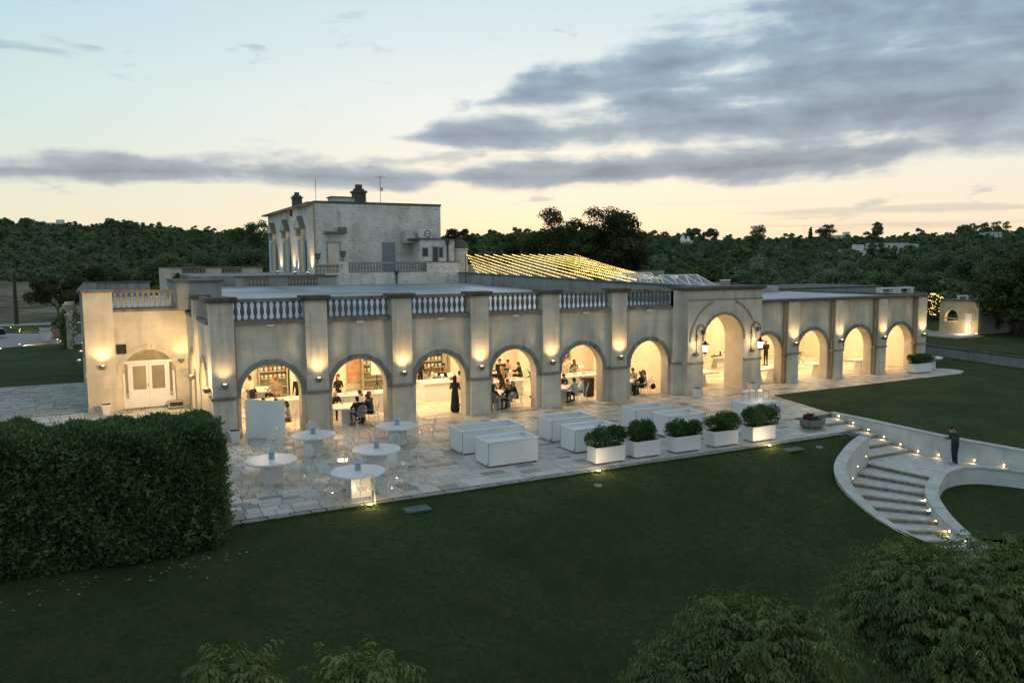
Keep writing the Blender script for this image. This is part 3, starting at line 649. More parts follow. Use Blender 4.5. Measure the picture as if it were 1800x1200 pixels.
# west wing: return wall, front with the door, flank
rm=lambda p:(-.45+p[1],p[0],p[2])
part(arched_wall(MB(rm),.9,9.65,0,4.6,[(2.75,1.2,1.74),(6.95,1.2,1.74)],0,.55),'return_wall',[M['stone_left'],M['reveal']],hall)
part(arched_wall(MB(rm),.9,9.65,.02,4.38,[(2.75,1.212,1.74),(6.95,1.212,1.74)],.553,.59),'inner_lining',[M['plaster'],M['plaster']],hall)
for c in (2.75,6.95): voussoirs(hall,c,1.2,1.74,0,rm,m='vous')
for s0,s1 in ((.95,4.3),(5.25,9.5)): balustrade(hall,s0,s1,4.73,.2,rm,'balu_w')
mb=MB(rm); mb.box(4.35,5.2,-.16,0,0,4.6); mb.box(4.35,5.2,-.16,.5,4.6,5.5); part(mb,'pilaster',M['stone_left'],hall)
mb=MB(rm); mb.box(4.27,5.28,-.24,.58,5.5,5.68); part(mb,'pilaster_cap',M['coping'],hall)
part(arched_wall(MB(),-3.7,-.45,0,4.78,[(-2.25,1.22,1.68)],9.65,10.2),'door_wall',[M['stone_left'],M['reveal']],hall)
voussoirs(hall,-2.25,1.22,1.68,9.65,n=15,w=.22,m='stone_left')
mb=MB().box(-4.95,-3.7,9.52,10.3,0,5.72); mb.box(-4.98,-3.67,9.49,10.32,0,.15); part(mb,'pilaster',M['stone_left'],hall)
part(MB().box(-5.02,-3.62,9.45,10.4,5.72,5.84),'pilaster_cap',M['ledge'],hall)
part(MB().box(-5.0,-3.66,9.47,9.6,1.74,1.84),'impost_moulding',M['stone_left'],hall)
balustrade(hall,-3.69,-.5,4.9,9.86,None,'balu_w',13,'ledge')
mb=MB().box(-4.93,-4.5,10.3,30,0,5.1)
for y in (12.6,17.4,22.6,28): mb.box(-5.12,-4.931,y-.5,y+.5,0,5.1); mb.box(-5.12,-4.45,y-.5,y+.5,5.1,5.7)
part(mb,'flank_wall',M['stone'],hall)
part(MB().box(-5.22,-4.35,10.4,30.2,5.7,5.8),'coping',M['coping'],hall)
part(MB().box(-4.9,-1.0,29.5,29.9,4.6,5.78),'rear_parapet',M['gwall'],hall)
part(MB().box(-5.2,-.9,29.4,30.05,5.78,5.88),'coping',M['coping'],hall)
part(MB().box(-3.63,-3.2,9.6,9.66,2.74,3.2),'vent_grille',M['dark'],hall)
# roofs and ceiling
mb=MB(); g=[[mb.P((x,y,4.74+(y-.6)*.0242)) for x in np.linspace(-.1,23.0+(y-.6)*-.02,10)] for y in np.linspace(.6,28,10)]
for a,b in zip(g,g[1:]):
    for k in range(9): mb.fi((a[k],a[k+1],b[k+1],b[k]))
part(mb,'roof',M['roof'],hall)
part(MB().box(-4.5,-.12,10.0,29.5,4.6,4.86),'roof',M['roof'],hall)
part(MB().box(22.95,42.42,.82,10.9,4.62,4.72),'roof',M['roof'],hall)
part(MB().box(22.95,28.1,.99,1.05,4.72,5.5),'portal_back',M['gwall'],hall)
part(MB().box(.12,42.4,.81,10.5,4.38,4.46),'ceiling',M['plaster'],hall)
part(MB().box(-.4,42.4,10.5,10.8,0,4.62),'rear_wall',M['plaster'],hall)
part(MB().box(23.0,23.2,1.02,7.2,.01,4.37),'partition',M['plaster'],hall)
part(MB().box(42.36,42.399,.85,10.49,.02,4.37),'inner_lining',M['plaster'],hall)
part(MB().box(.1,.13,8.3,9.66,.02,4.37),'inner_lining',M['plaster'],hall)
part(MB().box(30.6,30.75,6.6,10.48,.01,4.37),'partition',M['plaster'],hall)
part(MB().box(-.1,.1,9.66,10.5,.01,4.37),'partition',M['plaster'],hall)
for a,b in ((4.6,5.5),(6.0,7.6),(13.9,15.0),(18.4,19.8),(23.9,24.9),(33.6,34.8),(37.3,38.4)): part(MB().box(a,b,9.9,10.497,.012,4.37),'wall_pier',M['plaster'],hall)
part(MB().box(7.9,13.6,10.42,10.497,.4,4.0),'brick_panel',M['alcove'],hall)
# floor
floor=part(MB().box(-.4,42.4,1.02,10.5,-.2,-.02),'floor',M['joint'],hall)
slab_field('slab_field',list(rows_of_slabs(-.38,42.38,1.03,10.48,(.62,.62),(.9,1.1),rnd)),floor,'floor')
# roof furniture
mb=MB().box(-.9,1.1,8.2,14,4.86,6.18); mb.slab([(1.1,8.2),(1.5,8.2),(1.5,14),(1.1,14)],4.86,5.4); part(mb,'roof_block',M['gwall'],hall)
part(MB().box(-1.0,1.2,8.1,14.1,6.18,6.26),'coping',M['coping'],hall)
a=[(22.3,28,6.22),(24.55,1.05,5.66)]; mb=MB()
q=[mb.P(p) for p in ((22.3,28,4.7),(24.55,1.06,4.7),(24.85,1.06,4.7),(22.6,28,4.7),(22.3,28,6.2),(24.55,1.06,5.62),(24.85,1.06,5.62),(22.6,28,6.2))]
for f in ((0,3,2,1),(4,5,6,7),(0,1,5,4),(1,2,6,5),(2,3,7,6),(3,0,4,7)): mb.fi([q[k] for k in f])
part(mb,'roof_parapet',M['gwall'],hall)
mb=MB(); q=[mb.P(p) for p in ((22.22,28.1,6.2),(24.47,1.0,5.62),(24.93,1.0,5.62),(22.68,28.1,6.2),(22.22,28.1,6.29),(24.47,1.0,5.71),(24.93,1.0,5.71),(22.68,28.1,6.29))]
for f in ((0,3,2,1),(4,5,6,7),(0,1,5,4),(1,2,6,5),(2,3,7,6),(3,0,4,7)): mb.fi([q[k] for k in f])
part(mb,'coping',M['coping'],hall)
part(MB().box(24.9,41,10.95,16.5,4.4,5.15),'roof',M['roof'],hall)
part(MB().box(24.9,41,16.5,16.8,4.4,5.35),'roof_parapet',M['gwall'],hall)
# west door
door=part(MB().box(-3.42,-3.32,9.86,9.98,0,1.75).box(-1.18,-1.08,9.86,9.98,0,1.75).box(-3.4,-1.1,9.85,9.99,2.22,2.34).box(-3.18,-3.10,9.86,9.98,0,2.22).box(-1.40,-1.32,9.86,9.98,0,2.22),'door',M['white'],hall)
for a,b in ((-3.09,-2.26),(-2.24,-1.41)):
    l=MB().box(a,a+.12,9.88,9.96,.02,2.2).box(b-.12,b,9.88,9.96,.02,2.2).box(a+.12,b-.12,9.88,9.96,.02,.92).box(a+.12,b-.12,9.88,9.96,2.08,2.2)
    part(l,'door_leaf',M['white'],door); part(MB().box(a+.12,b-.12,9.91,9.93,.92,2.08),'pane',M['glass'],door)
part(MB().tube([(-2.3,9.84,1.05),(-2.3,9.84,1.2)],.015),'handle',M['iron'],door)
fan=ring_pts(-2.25,1.2,1.68,24); mb=MB(); mb.prism([p for p in fan if p[1]>2.34]+[(fan[-1][0]-.16,2.345),(fan[0][0]+.16,2.345)],9.91,9.93); part(mb,'pane',M['glass'],door)
for a,b in ((-3.32,-3.18),(-1.32,-1.18)): part(MB().box(a,b,9.91,9.93,.5,2.2),'pane',M['glass'],door); part(MB().box(a,b,9.88,9.96,.02,.5),'door_leaf',M['white'],door)
mb=MB().box(-4.4,-.12,15,15.2,0,4.55).box(-4.48,-4.4,10.3,15,0,4.55).box(-.12,-.1,10.82,15,0,4.55); part(mb,'inner_room',M['stone_left'],hall)
part(MB().box(-4.48,-.12,10.25,15,-.1,.0),'floor',M['plaster2'],hall)
part(MB().box(-1.35,-.75,9.05,9.5,0,0),'x',M['dark'],hall) if 0 else None
# interior light
for x in (1.9,5.6,9.4,13.1,16.9,20.9):
    light('AREA','hall_light',(x,3.1,4.3),140,WARM2,hall,size=(1.4,1.0)); light('AREA','hall_light',(x+1,7.6,4.3),130,WARM2,hall,size=(1.6,1.2))
for x in (25.4,29.5,33,36.8,40.4):
    light('AREA','hall_light',(x,3.2,4.3),140,WARM2,hall,size=(1.4,1.0)); light('AREA','hall_light',(x+.6,7.6,4.3),135,WARM2,hall,size=(1.6,1.2))
light('POINT','hall_light',(.95,2.75,3.2),90,WARM2,hall,.2); light('POINT','hall_light',(.95,6.95,3.2),90,WARM2,hall,.2)  # unseen points added to brighten the return-wall arches
light('AREA','room_light',(-2.3,13.2,4.3),150,WARM2,hall,size=(1.2,1.2))

# ------------------------------------------------------------------ wall sconces
def sconce_proto():
    t=thing('wall_sconce','x','wall lamp'); mb=MB(); prof=[(.05,-.15),(.09,-.11),(.15,.0),(.15,.05)]; mb.lathe(prof,0,0,12); lpart(mb,'bowl',M['trough'],t)
    lpart(MB().box(-.05,.05,0,.16,-.12,-.02),'bracket',M['trough'],t); lpart(MB().lathe([(.06,.052),(.05,.075)],0,0,10),'bulb',M['lampglow'],t); return t
SC0=sconce_proto(); first=[True]
def sconce(loc,rz,label,power=11,lit=True,group=None):
    t=SC0 if first[0] else copy_tree(SC0); first[0]=False; t.location=loc; t.rotation_euler=(0,0,rz); ORG[t.name]=tuple(loc); tag(t,label,'wall lamp',group)
    if not lit:
        for c in list(t.children):
            if c.name.startswith('bulb'): bpy.data.objects.remove(c)
        return t
    d=Vector((math.sin(rz)*-1,math.cos(rz),0))  # towards the wall
    o=light('SPOT','sconce_light',(0,0,0),power*4.2*rnd.uniform(.8,1.15),WARM,None,.11,None,R(118),1); o.parent=t; o.location=(0,-.14,.16); o.rotation_euler=aim((0,.26,1)); return t
names=['on the corner pilaster by the white curved screen','on the pilaster between the first and second arch','on the pilaster left of the black-dressed woman','on the pilaster right of the black-dressed woman','on the second pilaster left of the tall portal side','on the pilaster nearest the portal on its left']
for p,l in zip(PX,names): sconce((p,-.17,2.25),0,'lit stone bowl wall lamp '+l,13)
for (p,wd),l in zip(RP,('next to the arch with the two standing men','second from the portal in the right wing','third from the portal in the right wing','at the far right end of the hall')): sconce((p+.05,-.17,2.3),0,'lit stone bowl wall lamp '+l,10)
sconce((-4.25,9.36,2.2),0,'lit stone bowl wall lamp left of the white double door',16)
sconce((-.78,9.47,2.3),0,'unlit stone bowl wall lamp right of the white double door',0,False)
sconce((-.78,4.8,2.05),-PI/2,'lit stone bowl wall lamp between the two side arches',20); light('SPOT','flood_light',(-.95,4.9,2.35),760,WARM,None,.08,aim((-.42,1,.06)),R(105),.9)
sconce((-.63,.55,2.05),-PI/2,'lit stone bowl wall lamp on the side of the corner pilaster',20); light('SPOT','flood_light',(-.9,.7,2.35),950,WARM,None,.08,aim((-.24,1,.04)),R(80),.9); light('POINT','flood_light',(-.95,.6,2.3),60,WARM,None,.06)
for y,l in ((12.6,'first'),(17.4,'second'),(22.6,'third')): sconce((-5.3,y,2.2),-PI/2,'lit stone bowl wall lamp, %s from the front on the west flank'%l,9)
sconce((23.42,-.62,2.2),0,'unlit stone wall lamp under the left lantern of the portal',0,False)
sconce((27.35,-.62,2.2),0,'unlit stone wall lamp under the right lantern of the portal',0,False)
# scroll brackets with lanterns at the portal
def lantern(x,label):
    t=thing('iron_lantern',label,'lantern',(x,-.46,3.0),0,'portal lanterns'); y0=-.46
    mb=MB(); mb.tube([(x,y0-.03,2.35),(x,y0-.03,3.3)],.018,6); C=(x,y0-.37,3.34)
    arc=[(x,y0-.03,3.1)]+[(x,C[1]+.34*math.cos(a),C[2]+.42*math.sin(a)) for a in np.linspace(0,PI*1.05,16)]; mb.tube(arc,.022,6)
    sp=[(x,C[1]-.12+.2*math.cos(a)*(1-a/9),C[2]+.05+.24*math.sin(a)*(1-a/9)) for a in np.linspace(PI,PI*3.6,26)]; mb.tube(sp,.02,6)
    arc2=[(x,C[1]+.24*math.cos(a),C[2]+.31*math.sin(a)) for a in np.linspace(.2,PI*.95,12)]; mb.tube(arc2,.014,5)
    for a in np.linspace(.3,2.7,8): mb.tube([(x,C[1]+.24*math.cos(a),C[2]+.31*math.sin(a)),(x,C[1]+.34*math.cos(a+.15),C[2]+.42*math.sin(a+.15))],.010,4)
    for k in range(5):
        a=k*1.25; mb.tube([(x,C[1]-.1,C[2]+.02),(x,C[1]-.1+.13*math.cos(a),C[2]+.02+.13*math.sin(a)),(x,C[1]-.1+.18*math.cos(a+.5),C[2]+.02+.17*math.sin(a+.5))],[.02,.035,.008],5)
    for z in (2.62,2.8,2.95): mb.tube([(x-.12,y0-.05,z),(x+.12,y0-.05,z)],.012,4)
    mb.tube([(x-.1,y0-.05,2.95),(x,y0-.05,3.2),(x+.1,y0-.05,2.95)],.012,4); mb.lathe([(.0,2.18),(.05,2.25),(.0,2.34)],x,y0-.05,6)
    part(mb,'scroll_bracket',M['iron'],t)
    yl=y0-.71; mb=MB(); mb.tube([(x,yl,3.3),(x,yl,2.92)],.012,4); mb.lathe([(.02,2.93),(.09,2.86),(.05,2.84),(.17,2.74),(.18,2.70)],x,yl,8)
    for k in range(8):
        a=2*PI*k/8; mb.tube([(x+.165*math.cos(a),yl+.165*math.sin(a),2.70),(x+.12*math.cos(a),yl+.12*math.sin(a),2.36)],.010,4); mb.tube([(x+.17*math.cos(a),yl+.17*math.sin(a),2.74),(x+.2*math.cos(a),yl+.2*math.sin(a),2.82)],.008,4)
    mb.lathe([(.13,2.36),(.10,2.30),(.02,2.22),(.03,2.17),(0.005,2.12)],x,yl,8); part(mb,'lantern_frame',M['iron'],t)
    part(MB().lathe([(.11,2.37),(.15,2.69)],x,yl,8),'lantern_glass',M['lantern'],t)
    light('POINT','lantern_light',(x,yl-.02,2.05),9,WARM2,t,.12); light('POINT','lantern_light',(x,yl+.3,2.55),9,WARM2,t,.1)
lantern(23.5,'black iron scroll bracket with lit lantern left of the portal arch')
lantern(27.33,'black iron scroll bracket with lit lantern right of the portal arch')
# ------------------------------------------------------------------ villa behind the roof
vl=thing('villa','tall whitewashed stone villa with flat roof and pedimented windows above the hall','house',(11.26,31,0))
VX0,VX1,VY0,VY1=11.26,22.04,31,50.5
part(MB().box(VX0,VX1,VY0,VY1,0,11.85),'wall',M['villa'],vl)
part(MB().box(VX0-.02,VX1+.05,VY0-.06,VY1,11.85,12.02),'roof_edge',M['coping'],vl)
mb=MB(); mb.slab([(VX0-.55,VY0-.06),(VX0-.02,VY0-.06),(VX0-.02,VY1+.4),(VX0-.55,VY1+.4)],11.80,11.93); part(mb,'eave',M['ledge'],vl)
part(MB().tube([(VX0-.05,VY0-.05,5.4),(VX0-.05,VY0-.05,11.8)],.06,6),'downpipe',M['copper'],vl)
part(MB().tube([(VX0-.1,39.2,11.2),(VX0-.1,39.2,11.8)],.1,6),'hopper',M['pipe'],vl)
for y in (35.4,41.5,47.6):   # tall windows of the flank
    mb=MB(); mb.box(VX0-.1,VX0+.02,y-.78,y-.58,6.3,9.15); mb.box(VX0-.1,VX0+.02,y+.58,y+.78,6.3,9.15); mb.box(VX0-.14,VX0+.02,y-.85,y+.85,9.15,9.4); wn=part(mb,'window',M['stone_left'],vl)
    part(MB().box(VX0-.05,VX0+.05,y-.58,y+.58,6.3,9.15),'pane',M['glasswarm'],wn)
    for s in (-1,1): part(MB().box(VX0-.14,VX0-.101,y+s*1.08-.3,y+s*1.08+.3,6.4,9.05),'shutter',M['shutter'],wn)
    mb=MB(lambda p:(VX0-.1+p[1],p[0],p[2])); tri=[(y-1.25,9.95),(y+1.25,9.95),(y,11.05)]; mb.prism(tri,-.35,.11); part(mb,'pediment',M['ledge'],wn)
    mb=MB(lambda p:(VX0-.1+p[1],p[0],p[2])); tri=[(y-.85,10.06),(y+.85,10.06),(y,10.82)]; mb.prism(tri,-.36,-.33); part(mb,'tympanum',M['stone_left'],wn)
    for s in (-1,1): part(MB().box(VX0-.35,VX0,y+s*.95-.1,y+s*.95+.1,9.4,9.93),'console',M['stone_left'],wn)
for x0,lab,mm in ((12.25,'half-open grey-blue shutters showing a lit blind','plaster2'),(16.86,'closed grey-blue shutters','shutter')):
    mb=MB().box(x0-.08,x0,VY0-.06,VY0+.01,6.3,8.78).box(x0+.95,x0+1.03,VY0-.06,VY0+.01,6.3,8.78).box(x0-.08,x0+1.03,VY0-.06,VY0+.01,8.7,8.78); wn=part(mb,'window',M['shutter'],vl); tag(wn,lab)
    part(MB().box(x0,x0+.95,VY0-.02,VY0+.02,6.3,8.7),'blind',M[mm],wn)
    if mm=='shutter':
        for k in range(2):
            for j in range(14): a=x0+.03+.475*k; part(MB().box(a,a+.41,VY0-.05,VY0-.02,6.5+j*.15,6.5+j*.15+.09),'slat',M['shutter'],wn)
part(MB().box(11.95,13.75,VY0-.42,VY0-.02,9.48,9.6).box(13.1,13.75,VY0-.3,VY0-.02,9.6,9.95),'canopy_ledge',M['ledge'],vl)
# lower annex, turret, terrace
mb=MB().box(19.3,22.4,28.9,30.97,4.7,8.95); part(mb,'annex_wall',M['villa'],vl); part(MB().box(18.6,22.55,28.82,30.98,8.95,9.05),'annex_coping',M['coping'],vl)
part(MB().box(18.5,19.3,30.0,30.96,8.7,9.75),'annex_wall',M['villa'],vl)
for x,wd,z0,z1 in ((19.55,.42,7.6,8.25),(20.45,.42,6.6,8.35),(21.0,.3,7.5,8.3)):
    mb=MB().box(x-.06,x,28.84,28.91,z0-.05,z1+.06).box(x+wd,x+wd+.06,28.84,28.91,z0-.05,z1+.06).box(x-.06,x+wd+.06,28.84,28.91,z1,z1+.06); wn=part(mb,'window',M['shutter'],vl); part(MB().box(x,x+wd,28.87,28.9,z0,z1),'pane',M['pipe'],wn)
mb=MB().lathe([(.66,4.7),(.66,8.1),(.74,8.15),(.74,8.25)],23.1,29.4,16); part(mb,'turret',M['villa'],vl,True)
part(MB().lathe([(.76,8.25),(.72,8.5),(.55,8.78),(.3,8.95),(.05,9.0)],23.1,29.4,16),'turret_dome',M['coping'],vl,True)
part(MB().tube([(21.75,28.8,5.3),(21.75,28.8,8.7)],.07,6).lathe([(.08,8.55),(.2,8.85),(.2,8.95)],21.75,28.8,6),'downpipe',M['pipe'],vl)
part(MB().box(11.2,22.6,27.9,28.85,4.7,6.3),'terrace_wall',M['villa'],vl)
part(MB().tube([(16.9,27.85,5.3),(16.9,27.85,6.3)],.07,6).lathe([(.08,6.1),(.2,6.35),(.2,6.45)],16.9,27.85,6),'downpipe',M['pipe'],vl)
balustrade(vl,13.1,19.6,6.33,28.35,None,'gwall',26,'gwall',.62,.14)
balustrade(vl,10.6,12.35,6.2,28.35,None,'balu_w',7,'ledge',.55,.14)
part(MB().box(12.36,13.09,28.05,28.6,6.3,7.2),'pedestal',M['villa'],vl); part(MB().box(19.6,22.5,28.15,28.86,6.3,7.1),'terrace_parapet',M['villa'],vl); part(MB().box(19.6,22.55,28.1,28.86,7.1,7.18),'coping',M['ledge'],vl)
for x in (10.75,12.72):
    t=thing('stone_urn','weathered stone urn on the villa terrace, %s'%('left one' if x<11 else 'right one'),'urn',(x,28.3,7.2 if x>12 else 7.03)); z=7.2 if x>12 else 7.03
    part(MB().lathe([(.14,z),(.14,z+.06),(.05,z+.16),(.05,z+.26),(.2,z+.4),(.24,z+.62),(.2,z+.66),(.3,z+.74),(.3,z+.8)],x,28.3,12),'body',M['ledge'],t,True)
t=thing('air_conditioner','white outdoor air conditioning unit on the villa annex roof','air conditioner',(20.3,30.3,9.05))
part(MB().bbox(19.75,20.9,30.3,30.65,9.15,9.85,.02),'casing',M['pot'],t); part(MB().tube([(20.55+.27*math.cos(a),30.28,9.5+.27*math.sin(a)) for a in np.linspace(0,2*PI,20)[:-1]],.03,5,closed=True).tube([(20.3,30.28,9.5),(20.8,30.28,9.5)],.015,4),'fan_grille',M['pipe'],t)
for k in (0,1): part(MB().box(19.85+k*.85,19.95+k*.85,30.32,30.62,9.05,9.15),'foot',M['pipe'],t)
for (x,y,z0,z1,r,lab) in ((11.9,40,11.95,13.4,.38,'small dark chimney at the left of the villa roof'),(16.4,36,11.95,13.9,.5,'tall dark chimney in the middle of the villa roof')):
    t=thing('chimney',lab,'chimney',(x,y,z0)); part(MB().box(x-r,x+r,y-r,y+r,z0,z0+(z1-z0)*.62).box(x-r*1.2,x+r*1.2,y-r*1.2,y+r*1.2,z0+(z1-z0)*.62,z0+(z1-z0)*.72).box(x-r*.5,x+r*.5,y-r*.5,y+r*.5,z0+(z1-z0)*.72,z1),'stack',M['coping'],t)
    for dx in (-.75,.75): part(MB().box(x+dx*r-.1,x+dx*r+.1,y-.1,y+.1,z0+(z1-z0)*.72,z0+(z1-z0)*.82),'cap',M['coping'],t)
t=thing('roof_shed','low grey masonry shed beside the tall chimney','shed',(14.9,36.2,12)); part(MB().box(13.9,15.9,35.6,37,12.0,12.72),'wall',M['villa'],t); part(MB().box(13.8,16,35.5,37.1,12.72,12.8),'coping',M['coping'],t)
t=thing('lightning_rod','thin metal rod at the villa roof corner','antenna',(11.9,33,12)); part(MB().tube([(11.9,33,12),(11.9,33,13.9)],.022,5),'rod',M['pipe'],t); part(MB().box(11.8,12,32.9,33.1,12,12.06),'base',M['pipe'],t)
t=thing('television_aerial','television aerial on a mast above the villa roof','antenna',(17.4,33,12)); part(MB().tube([(17.4,33,12),(17.4,33,14.4)],.025,5),'mast',M['pipe'],t); part(MB().tube([(16.95,33,14.3),(17.85,33,14.3)],.015,4).tube([(17.1,32.8,14.3),(17.1,33.2,14.3)],.012,4).tube([(17.4,32.8,14.3),(17.4,33.2,14.3)],.012,4).tube([(17.7,32.8,14.3),(17.7,33.2,14.3)],.012,4),'antenna',M['pipe'],t); part(MB().box(17.42,17.62,32.95,33.05,13.15,13.45),'receiver',M['pot'],t)
for i,y in enumerate((32.2,36.8,44.5)):
    t=thing('floodlight','small floodlight at the foot of the villa flank, %s from the corner'%('first','second','third')[i],'floodlight',(10.85,y,6.25)); part(MB().box(10.75,10.95,y-.12,y+.12,6.2,6.34),'housing',M['iron'],t); part(MB().box(10.77,10.93,y-.1,y+.1,6.345,6.36),'lens',M['lampglow'],t)
    light('SPOT','flood_light',(10.85,y,6.4),300,WARM,t,.06,aim((.16,.0,1)),R(95),1)
light('SPOT','flood_light',(10.85,38.9,6.4),300,WARM,t,.06,aim((.16,.0,1)),R(95),1)
part(MB().box(2,11.2,28.9,50.5,4.7,6.2),'forecourt',M['gwall'],vl)
# roof parapets west of the villa
rp=thing('roof_parapet','low grey stone parapet with balusters along the rear of the hall roof','parapet',(8,28,5.3))
for a,b in ((4.6,5.3),(6.9,8.35),(10.55,12.0)): part(MB().box(a,b,27.7,27.89,5.2,6.02),'panel',M['gwall'],rp)
for a,b in ((5.3,6.9),(8.35,10.55)): balustrade(rp,a,b,5.36,27.78,None,'balu_w',None,'ledge',.55,.12,lproud=0)
part(MB().box(4.5,12.1,27.6,27.98,6.08,6.16),'coping',M['coping'],rp)
fp=thing('forecourt_parapet','warm stone terrace parapet with balusters left of the villa','parapet',(4.5,43,5.6))
for a,b in ((.5,2.3),(4.3,5.6),(7.4,9.2)): part(MB().box(a,b,42.8,43.1,5.2,6.72),'panel',M['stone_left'],fp)
for a,b in ((2.3,4.3),(5.6,7.4)): balustrade(fp,a,b,5.75,42.95,None,'balu_w',9,'ledge',.78,.12,lproud=0)
part(MB().box(.4,9.3,42.7,43.2,6.72,6.82),'coping',M['ledge'],fp)
part(MB().box(.45,.8,34,42.7,4.5,6.7),'side_wall',M['stone_left'],fp)
light('POINT','terrace_light',(2.2,41.6,6.0),12,WARM2,fp,.1)
t=thing('roof_shrub','leafy shrub growing behind the grey roof block','shrub',(1.2,31.5,5.2)); obj('foliage',crown_mesh('foliage',1.0,.7,.5,10,900,.13,M['ivy'],51),t); lpart(MB().tube([(0,0,-.5),(0,0,.5)],.05),'stem',M['bark'],t)

# ------------------------------------------------------------------ courtyard, fairy lights, skylights
cb=thing('courtyard_wall','warmly lit courtyard wall behind the fairy lights','wall',(27.5,30,0)); part(MB().box(22.7,33.0,29.9,30.3,4.2,6.9),'wall',M['gwall'],cb); part(MB().box(32.7,33.0,30.3,38,4.2,7.45),'wall',M['gwall'],cb)
part(MB().box(33.0,48,33.5,33.8,4.2,6.1),'wall',M['gwall'],cb)
fl=thing('fairy_light_canopy','golden canopy of fairy light strings above the courtyard','string lights',(22.7,26,5.9))
def fairy(p,q,sag,step=.24):
    p=Vector(p); q=Vector(q); L=(q-p).length; n=max(3,int(L/step)); mb=MB(); mb.cur=0
    pts=[p.lerp(q,k/n)-Vector((0,0,sag*4*(k/n)*(1-k/n))) for k in range(n+1)]
    mb.tube(pts[::2]+([pts[-1]] if n%2 else []),.008,3,cap=False); mb.cur=1
    for k,c in enumerate(pts):
        r=.033*rnd.uniform(.8,1.2); c=c+Vector((0,0,-.03)); i=[mb.P(c+Vector(d)*r) for d in ((1,0,0),(-1,0,0),(0,1,0),(0,-1,0),(0,0,1),(0,0,-1))]
        for f in ((0,2,4),(2,1,4),(1,3,4),(3,0,4),(2,0,5),(1,2,5),(3,1,5),(0,3,5)): mb.fi([i[k] for k in f])
    off=ORG[fl.name]; obj('light_string',mb.mesh('light_string',[M['cable'],M['bulb']],off),fl)
def canopy(u,v):
    top=Vector((22.3+10.3*u,26.2,7.72)); yy=25.5-20.5*u**1.15; bot=Vector((22.55+(25.8-yy)*.083+.35,yy,6.15-.5*u)); return top.lerp(bot,v)
N=19
for k in range(N):
    u0=-.5+1.48*k/(N-1); u1=u0+.5; a=max(0,-u0/.5); b=min(1,(1-u0)/.5)
    if b-a<.06: continue
    fairy(canopy(u0+.5*a,a),canopy(u0+.5*b,b),.02,.2)
for k in range(10):
    f=k/9; fairy((32.6,26.2,7.72-1.75*f),(41.5+1.0*f,29.5-3*f,6.05-.55*f),.08,.24)
part(MB().tube([(22.2,26.2,5),(22.2,26.2,7.75)],.04).tube([(22.2,26.2,7.74),(32.7,26.2,7.74)],.015,4).tube([(32.65,26.2,4.5),(32.65,26.2,7.8)],.05),'mast',M['pipe'],fl)
for x,y in ((25,28),(29,28),(32,22),(37,29),(28,18)): light('POINT','fairy_glow',(x,y,6.6),26,(1,.60,.18),fl,.5)
for i,(xa,xb,ta,tb,z0,z1) in enumerate(((26.8,30.72,27.85,30.65,5.3,6.22),(30.95,35.7,31.4,34.85,5.2,6.05))):
    y0,y1=11.6,14.2; ym=12.9; t=thing('roof_skylight','%s white-framed glass skylight with sloping triangular panes on the hall roof'%('left','right')[i],'skylight',(xa,y0,z0))
    fr=MB(); n=4; B=[(xa+(xb-xa)*k/n,y0,z0) for k in range(n+1)]; T=[(ta+(tb-ta)*k/(n-1),ym,z1) for k in range(n)]; B2=[(p[0],y1,p[2]) for p in B]
    for BB in (B,B2):
        if BB is B:
            for k in range(n): fr.tube([BB[k],T[k]],.05,5).tube([T[k],BB[k+1]],.05,5)
        else: fr.tube([BB[0],T[0]],.045,5).tube([T[-1],BB[-1]],.045,5)
        fr.tube([BB[0],BB[-1]],.05,5)
    fr.tube([T[0],T[-1]],.05,5).tube([B[0],B2[0]],.05,5).tube([B[-1],B2[-1]],.05,5); part(fr,'frame',M['white'],t)
    for BB in (B,B2):
        for k in range(n): part(MB().slab([(0,0)]*3,0,0) if 0 else (lambda m_:(m_.face([BB[k],BB[k+1],T[k]]),m_)[1])(MB()),'pane',M['skyglass'],t)
        for k in range(n-1): m_=MB(); m_.face([T[k],BB[k+1],T[k+1]]); part(m_,'pane',M['skyglass'],t)
    light('POINT','skylight_glow',((xa+xb)/2,13.2,5.45),16,(1,.7,.3),t,.3)
rw=thing('rear_wing','low grey flat-roofed wing behind the right end of the hall','building',(50,17,0))
part(MB().box(41.2,60,16.9,25,0,4.6),'wall',M['gwall'],rw); part(MB().box(43.5,60,12.2,16.88,0,4.12),'front_wall',M['gwall'],rw); part(MB().box(41.1,60.1,16.82,25.1,4.6,4.72),'coping',M['coping'],rw); part(MB().box(43.4,60.1,12.1,16.8,4.12,4.22),'coping',M['coping'],rw)
for i,x in enumerate((54.2,56.5)):
    t=thing('roof_bench','white steel frame on the rear wing roof, %s of the pair'%('left','right')[i],'roof frame',(x,12.6,4.22)); mb=MB()
    mb.box(x,x+.35,12.4,12.8,4.22,4.62).box(x+1.6,x+1.95,12.4,12.8,4.22,4.62); part(mb,'leg',M['white'],t); part(MB().box(x-.05,x+2.0,12.35,12.85,4.62,4.72),'rail',M['white'],t)
t=thing('roof_vent','small grey box vent on the roof beside the skylights','vent',(37.3,12.5,5.15)); part(MB().box(37.0,37.5,12.3,12.8,5.15,5.6),'box',M['gwall'],t); part(MB().box(36.95,37.55,12.25,12.85,5.6,5.66),'lid',M['white'],t)
part(MB().box(37.8,38.4,12.3,12.9,5.15,5.42),'vent_box',M['pipe'],hall)

